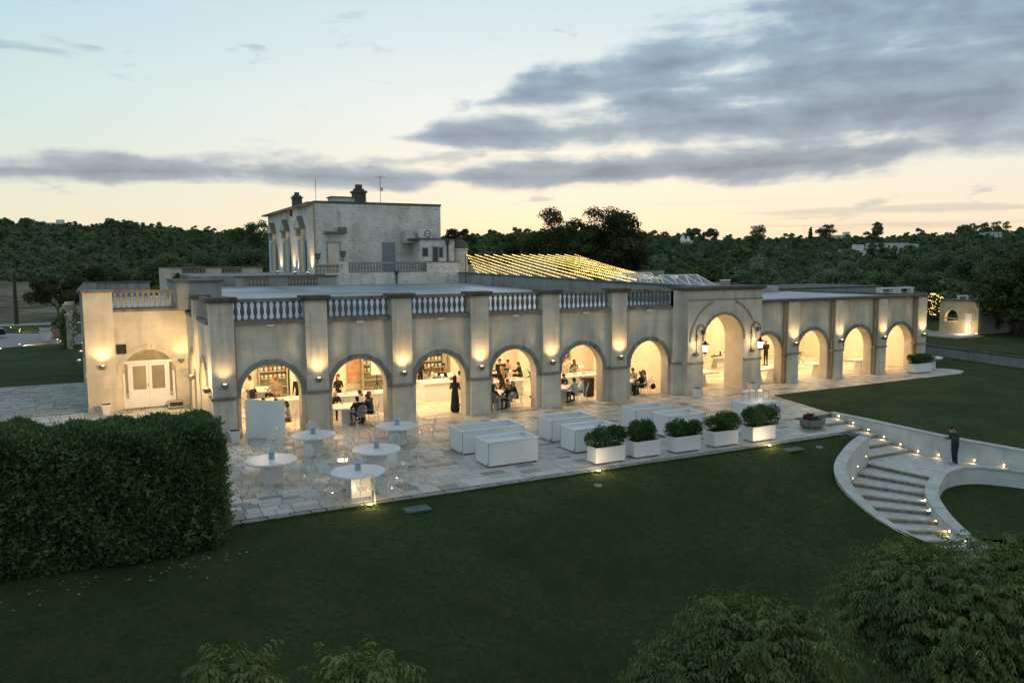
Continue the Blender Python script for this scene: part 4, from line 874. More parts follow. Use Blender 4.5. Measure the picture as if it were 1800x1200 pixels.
# ------------------------------------------------------------------ pavilion and retaining wall on the right
pv=thing('stone_pavilion','small golden stone pavilion with arched opening and white door','pavilion',(61.4,8.4,.75)); pm=lambda p:(61.4+p[1],8.4+p[0],.75+p[2])
part(arched_wall(MB(pm),0,3.5,0,2.75,[(2.4,.62,1.35,.95)],0,.35),'wall',M['pav'],pv); voussoirs(pv,2.4,.62,1.35,0,pm,9,.13,.03,'pav'); voussoirs(pv,.85,.5,1.5,0,pm,9,.13,.03,'pav')
for bb in ((0,.25,.36,5.5,0,2.75),(3.25,3.5,.36,5.5,0,.9),(3.25,3.5,5,5.5,.9,2.75)): mb=MB(pm); mb.box(*bb); part(mb,'side_wall',M['gwall'],pv)
mb=MB(pm); mb.box(-.1,3.6,-.12,5.6,2.75,2.87); part(mb,'roof',M['coping'],pv)
mb=MB(pm); mb.box(.55,1.12,-.05,.02,.05,1.75); dr_=part(mb,'door',M['pot'],pv); mb=MB(pm); mb.box(.6,.64,-.08,-.05,.9,1.0); part(mb,'handle',M['iron'],dr_)
mb=MB(pm); mb.box(-.02,3.52,-.04,.0,1.2,1.28); part(mb,'impost_moulding',M['pav'],pv)
mb=MB(pm); mb.box(-.1,3.6,-.6,-.0,-.3,.04); part(mb,'step',M['step'],pv)
for k in (0,1):
    mb=MB(pm); mb.box(.3+k*1.6,.55+k*1.6,1.5,1.9,2.87,3.1); mb.box(1.1+k*1.6,1.35+k*1.6,1.5,1.9,2.87,3.1); mb.box(.25+k*1.6,1.4+k*1.6,1.45,1.95,3.1,3.18); part(mb,'roof_frame',M['white'],pv)
light('POINT','pavilion_light',(63.2,10.6,2.6),260,WARM,pv,.1)
t=thing('ground_spot','bright ground spotlight at the corner of the pavilion','spotlight',(60.9,8.2,.75)); part(MB().lathe([(.1,.75),(.12,.85)],60.9,8.2,10),'housing',M['iron'],t); part(MB().lathe([(.1,.853),(.09,.87)],60.9,8.2,10),'lens',M['spotglow'],t); light('POINT','spot_light',(60.4,9.2,1.1),65,WARM2,t,.06)
sheet('upper_terrace',[(51,5.6),(50.2,-3),(48,-10),(90,-30),(110,40),(54,40),(51.2,11)],.7,'lawn')
sheet('terrace_path',[(57.0,7.4),(60.8,7.4),(61.3,12.2),(64,16),(70,40),(62,40),(57,15)],.74,'tileg')
gw=thing('garden_wall','long grey retaining wall across the right-hand lawn','wall',(50.5,1.5,0)); mb=MB(); pts=[(51.0,12),(50.75,5.6),(49.0,-2.7),(46.6,-12)]
for a,b in zip(pts,pts[1:]):
    d=Vector((b[0]-a[0],b[1]-a[1],0)).normalized(); nn=Vector((d.y,-d.x,0))*-.3
    mb.slab([(a[0],a[1]),(b[0],b[1]),(b[0]-nn.x,b[1]-nn.y),(a[0]-nn.x,a[1]-nn.y)],-.3,.68)
part(mb,'wall',M['gwall'],gw); mb=MB()
for a,b in zip(pts,pts[1:]):
    d=Vector((b[0]-a[0],b[1]-a[1],0)).normalized(); nn=Vector((d.y,-d.x,0))*-.36; e=nn*-.1
    mb.slab([(a[0]-e.x*-1,a[1]-e.y*-1),(b[0]-e.x*-1,b[1]-e.y*-1),(b[0]-nn.x,b[1]-nn.y),(a[0]-nn.x,a[1]-nn.y)],.682,.76)
part(mb,'coping',M['coping'],gw)
t=thing('white_stage','white rendered garden structure seen left of the pavilion','structure',(72,24,.7)); part(MB().box(70,80,27,27.4,.7,2.9),'wall',M['offwhite'],t); part(MB().box(69.9,80.1,26.9,27.5,2.9,3.0),'coping',M['pot'],t)
for i,(x,y,z,r,lab) in enumerate(((70.5,18.9,2.6,1.1,'shrub wrapped in golden fairy lights beside the pavilion, left one'),(72.6,12.3,2.6,.8,'shrub wrapped in golden fairy lights behind the dark bushes right of the pavilion'))):
    t=thing('lit_shrub',lab,'shrub',(x,y,.7),0,'fairy-lit shrubs'); obj('foliage',crown_mesh('foliage',r,r*.9,z-.7,12,1600,.14,M['ivy'],70+i),t); lpart(MB().tube([(0,0,-.1),(0,0,z-.7)],.06),'stem',M['bark'],t)
    mb=MB()
    for k in range(130):
        c=Vector(unit(1)[0])*r*.98+Vector((0,0,z-.7)); s_=.035; i6=[mb.P(c+Vector(d)*s_) for d in ((1,0,0),(-1,0,0),(0,1,0),(0,-1,0),(0,0,1),(0,0,-1))]
        for f in ((0,2,4),(2,1,4),(1,3,4),(3,0,4),(2,0,5),(1,2,5),(3,1,5),(0,3,5)): mb.fi([i6[q] for q in f])
    lpart(mb,'fairy_bulbs',M['bulb'],t)

# ------------------------------------------------------------------ west garden
iv=thing('ivy_wall','ivy-covered garden wall with urns beyond the west flank','wall',(-6.7,50,0)); part(MB().box(-6.9,-6.5,44,60,-.2,2.6),'wall',M['stone_left'],iv)
n=5200; p=np.stack([nrs.uniform(-7.25,-6.35,n),43.6+16.4*nrs.rand(n),nrs.rand(n)**.7*3.0-.1],1); p[:,0]=np.where(nrs.rand(n)<.7,-6.95-nrs.rand(n)**2*.5,p[:,0]); me=leaf_mesh('ivy',p-np.array([-6.7,50,0]),unit(n)*np.array([1,1,1]),unit(n)+np.array([-1.2,-.6,.5]),nrs.uniform(.12,.22,n),nrs.uniform(.1,.18,n),M['ivy']); obj('ivy',me,iv)
for i,y in enumerate((44.6,49.5)):
    t=thing('garden_urn','stone urn on the ivy-covered garden wall, %s one'%('nearer','farther')[i],'urn',(-6.7,y,2.6)); part(MB().box(-7,-6.4,y-.3,y+.3,2.6,2.9),'plinth',M['stone_left'],t); part(MB().lathe([(.15,2.9),(.08,3.1),(.3,3.35),(.36,3.6),(.42,3.7),(.4,3.76)],-6.7,y,10),'bowl',M['stone_left'],t,True)
def garden_spot(x,y,label,power,z=0,dirv=(0,0,1),spot=150,g=None):
    t=thing('ground_spot',label,'spotlight',(x,y,z),0,g); part(MB().lathe([(.05,z-.02),(.065,z+.05)],x,y,10),'housing',M['iron'],t); part(MB().lathe([(.055,z+.052),(.045,z+.062)],x,y,10),'lens',M['spotglow'],t)
    light('SPOT','spot_light',(x,y,z+.11),power,WARM2,t,.04,aim(dirv),R(spot),.8); return t
for x,y,pw,lab,dv in ((-12.2,69.4,200,'farther ground light beside the drive at the left edge',(1,.2,.25)),(-13.4,73.5,150,'farthest ground light at the left edge by the road',(1,0,.3)),(-8.45,62.9,200,'ground light shining along the verge lawn',(1,.1,.22)),(-12.0,66.2,350,'starry ground light in the middle of the verge',(.8,.1,.25)),(-10.8,50.0,450,'ground light raking across the side lawn',(1,-.12,.12)),(-8.0,53.6,200,'ground light by the terracotta planter',(.6,-.5,.3)),(-11.9,46.3,150,'ground light at the left edge of the side lawn',(-.6,-.4,.25)),(-7.6,59.5,150,'ground light at the foot of the ivy wall',(.7,.2,.5))): garden_spot(x,y,lab,pw,.02,dv,120)
def pot(x,y,label,z=0,a=.14,b=.21,h=.46,m='pot',rz=0):
    t=thing('white_pot',label,'pot',(x,y,z),rz); mb=MB().frustum(0,0,0,h*.86,a,a,b*.97,b*.97); lpart(mb,'body',M[m],t); lpart(MB().frustum(0,0,h*.86,h,b*1.06,b*1.06,b*1.1,b*1.1),'rim',M[m],t); lpart(MB().frustum(0,0,h+.001,h+.004,b*.9,b*.9,b*.9,b*.9),'soil',M['soil'],t); return t
pot(-4.2,8.95,'small square white pot in front of the left pilaster by the door'); pot(23.15,-1.0,'small square white pot at the left foot of the portal'); pot(26.95,-1.05,'small square white pot at the right foot of the portal'); pot(.28,-.32,'small square white pot beside the corner pilaster, behind the hedge')
pot(-8.9,53.0,'white pot on the drive, nearer one of the pair',0,.3,.45,.9); pot(-9.2,58.5,'white pot on the drive, farther one of the pair',0,.3,.45,.9)
t=thing('terracotta_planter','terracotta trough with dark shrub by the ivy wall','planter',(-7.6,57,0)); part(MB().bbox(-8.5,-6.95,56.6,57.4,0,.75,.03),'trough',mat('terracotta',(.42,.25,.15),.8,.15,4),t); obj('foliage',crown_mesh('foliage',1.1,.6,1.2,10,900,.14,M['hedge'],33),t)
t=thing('utility_pole','dark wooden utility pole beside the road','pole',(-13.4,80.9,0)); part(MB().tube([(-13.4,80.9,-.3),(-13.35,80.9,6.2)],[.24,.17],8),'post',M['bark'],t); part(MB().box(-13.5,-13.2,80.78,81.02,5.7,5.85),'cross_piece',M['bark'],t)
tree('garden_tree','low spreading dark tree behind the road, right of the pole',(-9.2,88,-.3),5.6,4.6,'oak',7000,.34,17,nblob=30,trunk=.3,blobr=(.4,.62))
tree('garden_tree','dark tree partly hidden by the ivy wall urns',(-4.2,100,-.3),7.0,4.8,'oak',7000,.36,18,nblob=30,trunk=.2,blobr=(.4,.62))
def car(loc,rz,label):
    t=thing('parked_car',label,'car',loc,rz); body=mat('black_car_paint',(.012,.012,.014),.25,.1); mb=MB()
    prof=[(-2.1,.35),(-2.15,.7),(-1.9,.88),(-1.1,.95),(-.6,1.38),(.7,1.42),(1.35,1.0),(2.0,.9),(2.15,.6),(2.1,.32)]; mb.prism([(p[0],p[1]) for p in prof],-.85,.85); lpart(mb,'body',body,t)
    for s in (-1,1):
        mb=MB(); mb.prism([(-1.0,.98),(-.55,1.33),(.65,1.36),(1.15,1.02)],s*.852,s*.86); lpart(mb,'window',M['dark'],t)
        for x in (-1.35,1.35):
            wmb=MB(lambda p,x=x,s=s:(x+p[0],s*.72+p[2],.32+p[1])); wmb.lathe([(.32,-.1),(.32,.14)],0,0,14); wh=lpart(wmb,'wheel',M['dark'],t); rmb=MB(lambda p,x=x,s=s:(x+p[0],s*.72+p[2],.32+p[1])); rmb.lathe([(.18,.141*s if s>0 else -.141),(.1,.15*s)],0,0,10); lpart(rmb,'rim',M['pot'],wh)
        lpart(MB().box(2.08,2.16,s*.6-.15,s*.6+.15,.62,.74),'headlight',M['pot'],t)
    return t
car((-14.9,60.2,-.06),R(8),'black car cut off by the left edge of the drive')
# ------------------------------------------------------------------ garden stairs
st=thing('garden_stairs','pale stone garden stairs descending in a curve between white walls','stairs',(22.5,-13,0))
RH=.165
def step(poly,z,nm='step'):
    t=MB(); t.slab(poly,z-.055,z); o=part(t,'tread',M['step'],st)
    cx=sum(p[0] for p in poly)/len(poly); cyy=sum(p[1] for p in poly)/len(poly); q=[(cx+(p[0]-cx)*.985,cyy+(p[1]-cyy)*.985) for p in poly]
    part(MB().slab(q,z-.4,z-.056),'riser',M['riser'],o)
for k in range(1,6):
    y1=-7.58-.79*(k-1); y0=y1-.86; step([(23.03,y0),(25.5,y0),(25.5,y1),(23.03,y1)],-RH*k)
LZ=-RH*6
LN=[(22.55,-12.0),(21.55,-12.3),(20.7,-12.75),(19.95,-13.3),(19.4,-13.95),(19.0,-14.75),(18.85,-15.6),(18.95,-16.3),(19.4,-16.95),(19.95,-17.5),(20.3,-18.0)]
RN=[(22.9,-14.45),(22.35,-14.75),(21.85,-15.05),(21.4,-15.4),(21.05,-15.8),(20.8,-16.25),(20.65,-16.75),(20.6,-17.25),(20.62,-17.7),(20.7,-18.1),(20.8,-18.5)]
landing=[(23.03,-11.5),(25.5,-11.5),(25.62,-12.1),(26.05,-13.6),(26.6,-15.6),(27.6,-17.2),(26.95,-16.3),(26.25,-15.25),(25.7,-14.55),(25.0,-14.2),(24.2,-14.15),(23.4,-14.35),(22.9,-14.55),LN[0],(22.62,-11.75),(23.03,-11.7)]
step(landing[::-1],LZ)
for k in range(9):
    poly=[LN[k],RN[k],RN[k+1],LN[k+1]]; d0=Vector((LN[k][0]-LN[k+1][0],LN[k][1]-LN[k+1][1]))*.12; d1=Vector((RN[k][0]-RN[k+1][0],RN[k][1]-RN[k+1][1]))*.12
    step([(LN[k][0]+d0.x,LN[k][1]+d0.y),LN[k+1],RN[k+1],(RN[k][0]+d1.x,RN[k][1]+d1.y)],LZ-RH*(k+1))
def curved_wall(name,label,P,width,zbot,m='offwhite',cop='step',over=.04,per=4):
    t=thing(name,label,'wall',(P[len(P)//2][0],P[len(P)//2][1],P[len(P)//2][2]-1)); Q=[Vector(p) for p in P]; F=[]
    for i,p in enumerate(Q):
        d=(Q[min(i+1,len(Q)-1)]-Q[max(0,i-1)]); d.z=0; d.normalize(); F.append(Vector((-d.y,d.x,0)))
    def sweep(w0,w1,zo0,zo1,fixed=None):
        mb=MB(); rows=[]
        for p,n in zip(Q,F):
            rows.append([mb.P(p+n*w0+Vector((0,0,(zo0 if fixed is None else fixed-p.z)))),mb.P(p+n*w1+Vector((0,0,(zo0 if fixed is None else fixed-p.z)))),mb.P(p+n*w1+Vector((0,0,zo1))),mb.P(p+n*w0+Vector((0,0,zo1)))])
        for a,b in zip(rows,rows[1:]):
            for k in range(4): mb.fi((a[k],a[(k+1)%4],b[(k+1)%4],b[k]))
        mb.fi(rows[0]); mb.fi(rows[-1][::-1]); return mb
    part(sweep(-width/2,width/2,0,-.07,zbot),'wall',M[m],t); 
    allq,allf=list(Q),list(F); st_=max(2,per)
    for i in range(0,len(allq)-1,st_):
        q_=allq[i:i+st_+1]; f_=allf[i:i+st_+1]
        if len(q_)<2: continue
        q_=[v.copy() for v in q_]; e=(q_[1]-q_[0]).normalized()*.008; q_[0]=q_[0]+e; e=(q_[-1]-q_[-2]).normalized()*.008; q_[-1]=q_[-1]-e; dz=rnd.uniform(-.006,.006); q_=[v+Vector((0,0,dz)) for v in q_]
        Q=q_; F=f_; part(sweep(-width/2-over,width/2+over,-.068,0),'coping_stone',M[cop],t)
    return t
def refine(P,n=4):
    out=[]
    for i in range(len(P)-1):
        p0,p1,p2,p3=[Vector(P[min(max(j,0),len(P)-1)]) for j in (i-1,i,i+1,i+2)]
        for k in range(n):
            t=k/n; out.append(tuple(.5*((2*p1)+(p2-p0)*t+(2*p0-5*p1+4*p2-p3)*t*t+(3*p1-p0-3*p2+p3)*t**3)))
    return out+[tuple(P[-1])]
curved_wall('stair_wall','low curved white wall with stone coping left of the garden stairs',refine(LWALL),.34,-4.2)
curved_wall('stair_wall','oval white wall with stone coping round the bed right of the stairs',refine(RWALL),.36,-4.2)
curved_wall('retaining_wall','white retaining wall holding the upper lawn behind the man',refine([(25.66,-7.45,.04),(25.66,-8.4,.04),(25.72,-10,.02),(25.75,-12.0,-.02),(26.0,-13.0,-.08),(26.35,-14.2,-.14),(26.75,-15.6,-.2),(27.3,-17.4,-.28),(28.5,-20,-.4)],3),.24,-3.0,over=.03,per=3)
lightpos=[((25.50,-8.0),-.165+.12),((25.50,-8.8),-.33+.12),((25.50,-9.6),-.495+.12),((25.50,-10.4),-.66+.12),((25.50,-11.2),-.825+.12),((25.60,-11.95),LZ+.13),((25.78,-12.75),LZ+.13),((26.15,-14.0),LZ+.13),((26.42,-15.0),LZ+.13),((26.72,-16.0),LZ+.13)]
rl=[((22.35,-14.72),-1.13),((21.45,-15.25),-1.45),((21.05,-15.72),-1.62),((20.72,-16.2),-1.82),((20.55,-16.8),-1.98),((20.5,-17.4),-2.12)]
ll=[((22.15,-12.15),-.62),((21.1,-12.62),-.78),((20.2,-13.15),-1.0)]
ordn=['first','second','third','fourth','fifth','sixth','seventh','eighth','ninth','tenth']
def steplight(x,y,z,d,label,pw,grp):
    t=thing('step_light',label,'step light',(x,y,z),0,grp); d=Vector((d[0],d[1],0)).normalized(); s=.035 if pw>.5 else .018
    mb=MB(); mb.lathe([(s,-.01),(s*1.2,.006)],0,0,8); lpart(mb,'bezel',M['iron'],t); lpart(MB().lathe([(s*.9,.011),(s*.7,.03),(.01,.036)],0,0,8),'lens',M['spotglow'],t)
    t.rotation_euler=d.to_track_quat('Z','Y').to_euler()
    if pw:
        o=light('SPOT','step_lamp',(0,0,0),pw*2.2,WARM,None,.03,None,R(150),.6); o.parent=t; o.location=(0,0,.05); o.rotation_euler=(t.rotation_euler.to_matrix().inverted()@Vector((d.x*.75,d.y*.75,-.66))).to_track_quat('-Z','Y').to_euler()
for i,((x,y),z) in enumerate(lightpos): steplight(x,y,z,(-1,.1),'step light on the white retaining wall, %s from the patio'%ordn[i],1.5,'lights on the retaining wall')
for i,((x,y),z) in enumerate(rl): steplight(x,y,z,(-.7,.55),'step light in the oval wall, %s from the landing'%ordn[i],1.1 if i in(1,2,4) else .15,'lights on the oval wall')
for i,((x,y),z) in enumerate(ll): steplight(x,y,z,(.5,-.8),'dim step light inside the curved left wall, %s from the landing'%ordn[i],.12,'lights on the curved left wall')

# ------------------------------------------------------------------ patio furniture
def clear_chair():
    t=thing('clear_chair','x','chair'); A=M['acrylic']
    mb=MB(); mb.slab([(-.22,-.22),(.22,-.22),(.25,.2),(.2,.24),(-.2,.24),(-.25,.2)],.425,.455); lpart(mb,'seat',A,t)
    def bk(a): return (.23*math.sin(a),-.22-.12*((.26*math.cos(a)+.26)/.5),.70+.25*math.cos(a))
    rim=[bk(2*PI*k/20) for k in range(20)]; mb=MB(); mb.tube(rim,.017,6,closed=True); b=lpart(mb,'backrest',A,t)
    mb=MB(); c=mb.P((0,-.285,.7)); ids=[mb.P((p[0],p[1]-.005,p[2])) for p in rim]
    for k in range(20): mb.fi((c,ids[k],ids[(k+1)%20]))
    lpart(mb,'back_panel',A,b)
    for sx in (-1,1):
        lpart(MB().tube([(sx*.2,.2,.43),(sx*.215,.21,.2),(sx*.205,.2,0)],[.024,.019,.012],6),'leg',A,t); lpart(MB().tube([(sx*.2,-.2,.46),(sx*.21,-.24,.2),(sx*.2,-.3,0)],[.024,.019,.012],6),'leg',A,t)
        lpart(MB().tube([(sx*.21,-.27,.66),(sx*.27,-.1,.665),(sx*.28,.1,.655),(sx*.245,.14,.56),(sx*.235,.12,.44)],.017,6),'armrest',A,t)
    return t
CH0=clear_chair(); chf=[True]
def chair(x,y,rz,label,group,z=0):
    t=CH0 if chf[0] else copy_tree(CH0); chf[0]=False; t.location=(x,y,z); t.rotation_euler=(0,0,rz); return tag(t,label,'chair',group)
def round_table(x,y,label,r=.82,h=.75,top='whitem'):
    t=thing('round_table',label,'table',(x,y,0)); lpart(MB().lathe([(r-.04,h-.07),(r,h-.055),(r,h-.012),(r-.012,h)],0,0,48),'table_top',M[top],t,True)
    lpart(MB().box(-.3,.3,-.3,.3,0,h-.07),'pedestal',M[top],t); return t
def face(x,y,tx,ty): return math.atan2(-(tx-x),ty-y)
OT=[(2.53,-3.91,'nearest the white curved screen'),(5.81,-3.84,'in front of the pilaster right of the second arch'),(.44,-7.07,'nearest the hedge'),(3.89,-7.25,'in the middle of the five'),(2.49,-9.8,'nearest the lawn and its ground light')]
for i,(x,y,l) in enumerate(OT):
    round_table(x,y,'round white table on the patio, '+l)
    for k in range(6):
        a=R((20,80,140,200,260,320)[k]+(i*23)%40)+rnd.uniform(-.1,.1); d=1.14+rnd.uniform(-.04,.1); px,py=x+d*math.cos(a),y+d*math.sin(a)
        if py<-10.7: py=-10.7
        chair(px,py,face(px,py,x,y)+rnd.uniform(-.15,.15),'clear armchair on the %s side of the round patio table %s'%(('right','far right','far left','left','near left','near right')[k],('by the curved screen','by the pilaster','by the hedge','in the middle','by the lawn')[i]),'clear chairs at the patio tables')
    t=thing('lattice_lantern','blue and white lattice lantern on the patio table '+('by the curved screen','by the pilaster','by the hedge','in the middle','by the lawn')[i],'lantern',(x+.02,y+.05,.75)); mb=MB()
    mb.lathe([(.085,0),(.10,.02),(.10,.035)],0,0,14); mb.lathe([(.105,.215),(.115,.235),(.09,.26),(.03,.31),(.018,.32)],0,0,14); mb.lathe([(.018,.32),(.03,.335),(.0301,.35),(.012,.37),(.004,.375)],0,0,8); lpart(mb,'cap_and_base',mat('pale_blue_glaze',(.36,.47,.66),.3,.08),t,True)
    mb=MB()
    for k in range(9):
        a=2*PI*k/9
        for s in (-1,1): mb.tube([(.092*math.cos(a+s*u*.35),.092*math.sin(a+s*u*.35),.035+.18*u) for u in np.linspace(0,1,5)],.008,4)
    lpart(mb,'lattice',M['pot'],t); lpart(MB().lathe([(.075,.036),(.075,.214)],0,0,12),'glass',M['lattice'],t)
def counter_box(x0,x1,y0,y1,label,h=.86,open_=True,depth=.66):
    t=thing('bar_counter',label,'counter',((x0+x1)/2,(y0+y1)/2,0)); mb=MB(); th=.035; e=.025
    mb.box(x0,x1,y0,y0+th,.05,h).box(x0,x1,y1-th,y1,.05,h).box(x0,x0+th,y0+th,y1-th,.05,h).box(x1-th,x1,y0+th,y1-th,.05,h); part(mb,'side_panels',M['white'],t)
    rim=MB(); 
    for a,b,c,d in ((x0-e,x1+e,y0-e,y0+.07),(x0-e,x1+e,y1-.07,y1+e),(x0-e,x0+.07,y0+.07,y1-.07),(x1-.07,x1+e,y0+.07,y1-.07)): rim.box(a,b,c,d,h+.001,h+.035)
    part(rim,'rim',M['white'],t)
    part(MB().box(x0+th,x1-th,y0+th,y1-th,h-depth if open_ else h-.005,h-depth+.02 if open_ else h+.02),'inner_shelf',M['whitem'],t)
    for px,py in ((x0+.12,y0+.05),(x0+.12,y1-.1),(x1-.12,y0+.05),(x1-.12,y1-.1)): part(MB().box(px-.03,px+.03,py-.03,py+.03,0,.05),'foot',M['dark'],t)
    part(MB().box(x0-.006,x0+.012,y0-.006,y0+.012,.05,h-.01).box(x1-.012,x1+.006,y0-.006,y0+.012,.05,h-.01).box(x0-.006,x0+.012,y1-.012,y1+.006,.05,h-.01),'corner_trim',M['gwall'],t)
    part(MB().box(x0-.004,x0+.002,y0+.06,y0+.11,.05,.16),'cable_notch',M['dark'],t); return t
counter_box(7.3,9.85,-6.75,-5.55,'open white bar counter box, left one of the rear row',.86)
counter_box(7.35,9.3,-8.85,-7.75,'white bar counter box nearest the round tables, in the front row',.86,True,.12)
counter_box(11.2,13.2,-6.55,-5.45,'open white bar counter box in the middle of the rear row',.86)
counter_box(11.05,12.95,-8.5,-7.45,'white bar counter box behind the first planter',.86,True,.1)
counter_box(15.35,17.25,-6.35,-5.3,'open white bar counter box, right one of the rear row',.86)
counter_box(15.65,17.5,-8.15,-7.1,'white bar counter box behind the third planter',.86,True,.3)
counter_box(20.2,22.0,-7.8,-6.75,'white bar counter box with three clear stools on it',.88,False)
for i,(x,y) in enumerate(((20.55,-7.05),(21.05,-6.95),(21.6,-7.2))):
    t=thing('clear_side_table','small clear acrylic table standing upside on the white counter, %s of three'%('left','middle','right')[i],'side table',(x,y,.915)); lpart(MB().bbox(-.19,.19,-.19,.19,.4,.43,.01),'table_top',M['acrylic'],t)
    for sx in (-1,1):
        for sy in (-1,1): lpart(MB().box(sx*.17-.012,sx*.17+.012,sy*.17-.012,sy*.17+.012,0,.4),'leg',M['acrylic'],t)
# planters
def bush_mesh(seed,w=.66,d=.36,h=.36):
    rs=np.random.RandomState(seed); nb=16; c=np.stack([rs.uniform(-w,w,nb),rs.uniform(-d*.6,d*.6,nb),rs.uniform(0,h,nb)],1); br=rs.uniform(.18,.34,nb); n=5200; k=rs.randint(0,nb,n); u=unit(n,rs); u[:,2]=np.abs(u[:,2])*np.where(rs.rand(n)<.75,1,-1)
    p=c[k]+u*(br[k]*rs.uniform(.6,1.08,n))[:,None]; p[:,2]=np.maximum(p[:,2],-.08); nrm=u+.6*unit(n,rs); ax=u*.5+unit(n,rs)*.8+np.array([0,0,.2])
    return leaf_mesh('foliage',p,ax,nrm,rs.uniform(.06,.11,n),rs.uniform(.035,.055,n),M['bush'],rs.rand(nb)[k]*.5+rs.rand(n)*.5)
PL=[(10.78,12.0,-10.32,-9.72,'leftmost white planter with leafy shrub, lit by a ground light at its corner'),(12.5,13.6,-10.25,-9.62,'second white planter with leafy shrub from the left'),(14.22,15.42,-10.32,-9.74,'middle one of the five white planters along the lawn'),(16.1,17.3,-10.28,-9.72,'fourth white planter with leafy shrub from the left'),(18.0,19.2,-10.32,-9.72,'rightmost white planter on the patio edge, lit from the front'),(40.5,42.1,-.95,-.3,'white planter with shrub at the far right arch of the hall')]
for i,(x0,x1,y0,y1,l) in enumerate(PL):
    t=thing('white_planter',l,'planter',((x0+x1)/2,(y0+y1)/2,0)); part(MB().bbox(x0,x1,y0,y1,.06,.60,.012),'box',M['white'],t)
    for px,py in ((x0+.1,y0+.1),(x1-.1,y0+.1),(x0+.1,y1-.1),(x1-.1,y1-.1)): part(MB().tube([(px-.02,py,.032),(px+.02,py,.032)],.03,8),'castor',M['dark'],t)
    part(MB().box(x0+.04,x1-.04,y0+.04,y1-.04,.601,.615),'soil',M['soil'],t); o=obj('foliage',bush_mesh(200+i),t,(0,0,.72)); o.scale=((x1-x0)/1.2*(.95+.1*math.sin(i*5)),.95,.86+.12*math.sin(i*2))
t=thing('flower_trough','round grey stone trough of dark pink flowers beside the stairs','planter',(22.3,-9.35,0)); oct_=[(.55*math.cos(R(22.5+45*k)),.42*math.sin(R(22.5+45*k))) for k in range(8)]
mb=MB().lathe([(.40,0),(.50,.12),(.52,.36),(.44,.37),(.43,.30)],0,0,10,True,1.15,.9); lpart(mb,'trough',M['trough'],t); lpart(MB().lathe([(.42,.31),(.2,.32)],0,0,10,True,1.12,.88),'soil',M['soil'],t)
obj('foliage',crown_mesh('foliage',.36,.16,.42,10,900,.07,M['bush'],91),t,(-.1,0,0)); obj('flowers',crown_mesh('flowers',.34,.16,.47,9,420,.06,M['flower'],92),t,(-.12,0,0))
# curved white screen
t=thing('curved_screen','tall white curved screen panel in front of the first arch','screen',(1.4,-.45,0)); mb=MB(); n=24; A_=[]; 
for k in range(n+1):
    f=k/n; x=.74+1.42*f; y=-.12-.62*f+.2*math.sin(f*2*PI); zt=1.60+.03*math.sin(f*PI*2+1.2); A_.append((x,y,zt))
for k in range(n):
    a,b=A_[k],A_[k+1]; mb.slab([(a[0],a[1]),(b[0],b[1]),(b[0],b[1]+.05),(a[0],a[1]+.05)],.02,(a[2]+b[2])/2)
part(mb,'panel',M['white'],t); part(MB().box(.76,.8,-.1,.15,0,.03).box(2.1,2.14,-.72,-.45,0,.03),'foot',M['white'],t)
# flight case by the door
t=thing('equipment_case','grey flight case with audio gear beside the white door','case',(-1.1,9.2,0)); part(MB().bbox(-1.5,-.75,9.0,9.42,.05,.34,.015),'case',M['gwall'],t); part(MB().box(-1.42,-.83,8.985,9.0,.1,.29),'front_rack',M['dark'],t); part(MB().tube([(-1.5,8.99,.34),(-.75,8.99,.34)],.012).tube([(-1.5,8.99,.06),(-.75,8.99,.06)],.012),'trim',M['pot'],t)
for px in (-1.4,-.85): part(MB().tube([(px,9.05,.03),(px,9.35,.03)],.03,6),'castor',M['dark'],t)
# ground spots along the lawn edge, covers
garden_spot(2.5,-10.95,'bright ground light in the lawn before the nearest round table',16,-.05,(.05,.55,.7),150,'lawn edge ground lights'); light('POINT','spot_spill',(2.5,-11.0,.14),13,WARM2,None,.03)
garden_spot(10.45,-10.95,'bright ground light at the corner of the leftmost planter',16,-.05,(.35,.6,.7),150,'lawn edge ground lights'); light('POINT','spot_spill',(10.45,-11.0,.14),13,WARM2,None,.03)
garden_spot(18.25,-10.95,'bright ground light before the rightmost planter',16,-.05,(.3,.6,.7),150,'lawn edge ground lights'); light('POINT','spot_spill',(18.25,-11.0,.14),13,WARM2,None,.03)
for x,y,sx,sy,l in ((3.72,-11.55,.38,.26,'green square inspection cover in the lawn near the tables'),(19.0,-11.35,.4,.28,'small square inspection cover in the lawn by the rightmost planter')):
    t=thing('inspection_cover',l,'cover',(x,y,lawn_z(x,y))); m_=mat('green_cover',(.06,.11,.09),.6,.15); lpart(MB().bbox(-sx,sx,-sy,sy,-.02,.035,.01),'lid',m_,t); lpart(MB().box(-.06,.06,-.02,.02,.036,.042),'handle',M['dark'],t)
for x,y,l in ((9.9,-11.75,'small round sprinkler cap in the lawn left of the first planter'),(20.3,-11.5,'small round sprinkler cap in the lawn near the stairs')):
    t=thing('sprinkler_cap',l,'cover',(x,y,lawn_z(x,y))); lpart(MB().lathe([(.13,-.02),(.13,.03),(.11,.04)],0,0,12),'cap',M['gwall'],t); lpart(MB().lathe([(.05,.041),(.04,.05)],0,0,8),'nozzle',M['dark'],t)
t=thing('stone_bench','round white stone table top at the far end of the patio','table',(43.6,.3,0)); lpart(MB().lathe([(.75,.66),(.8,.7),(.8,.74)],0,0,24),'table_top',M['whitem'],t); lpart(MB().box(-.28,.28,-.28,.28,0,.66),'pedestal',M['whitem'],t)

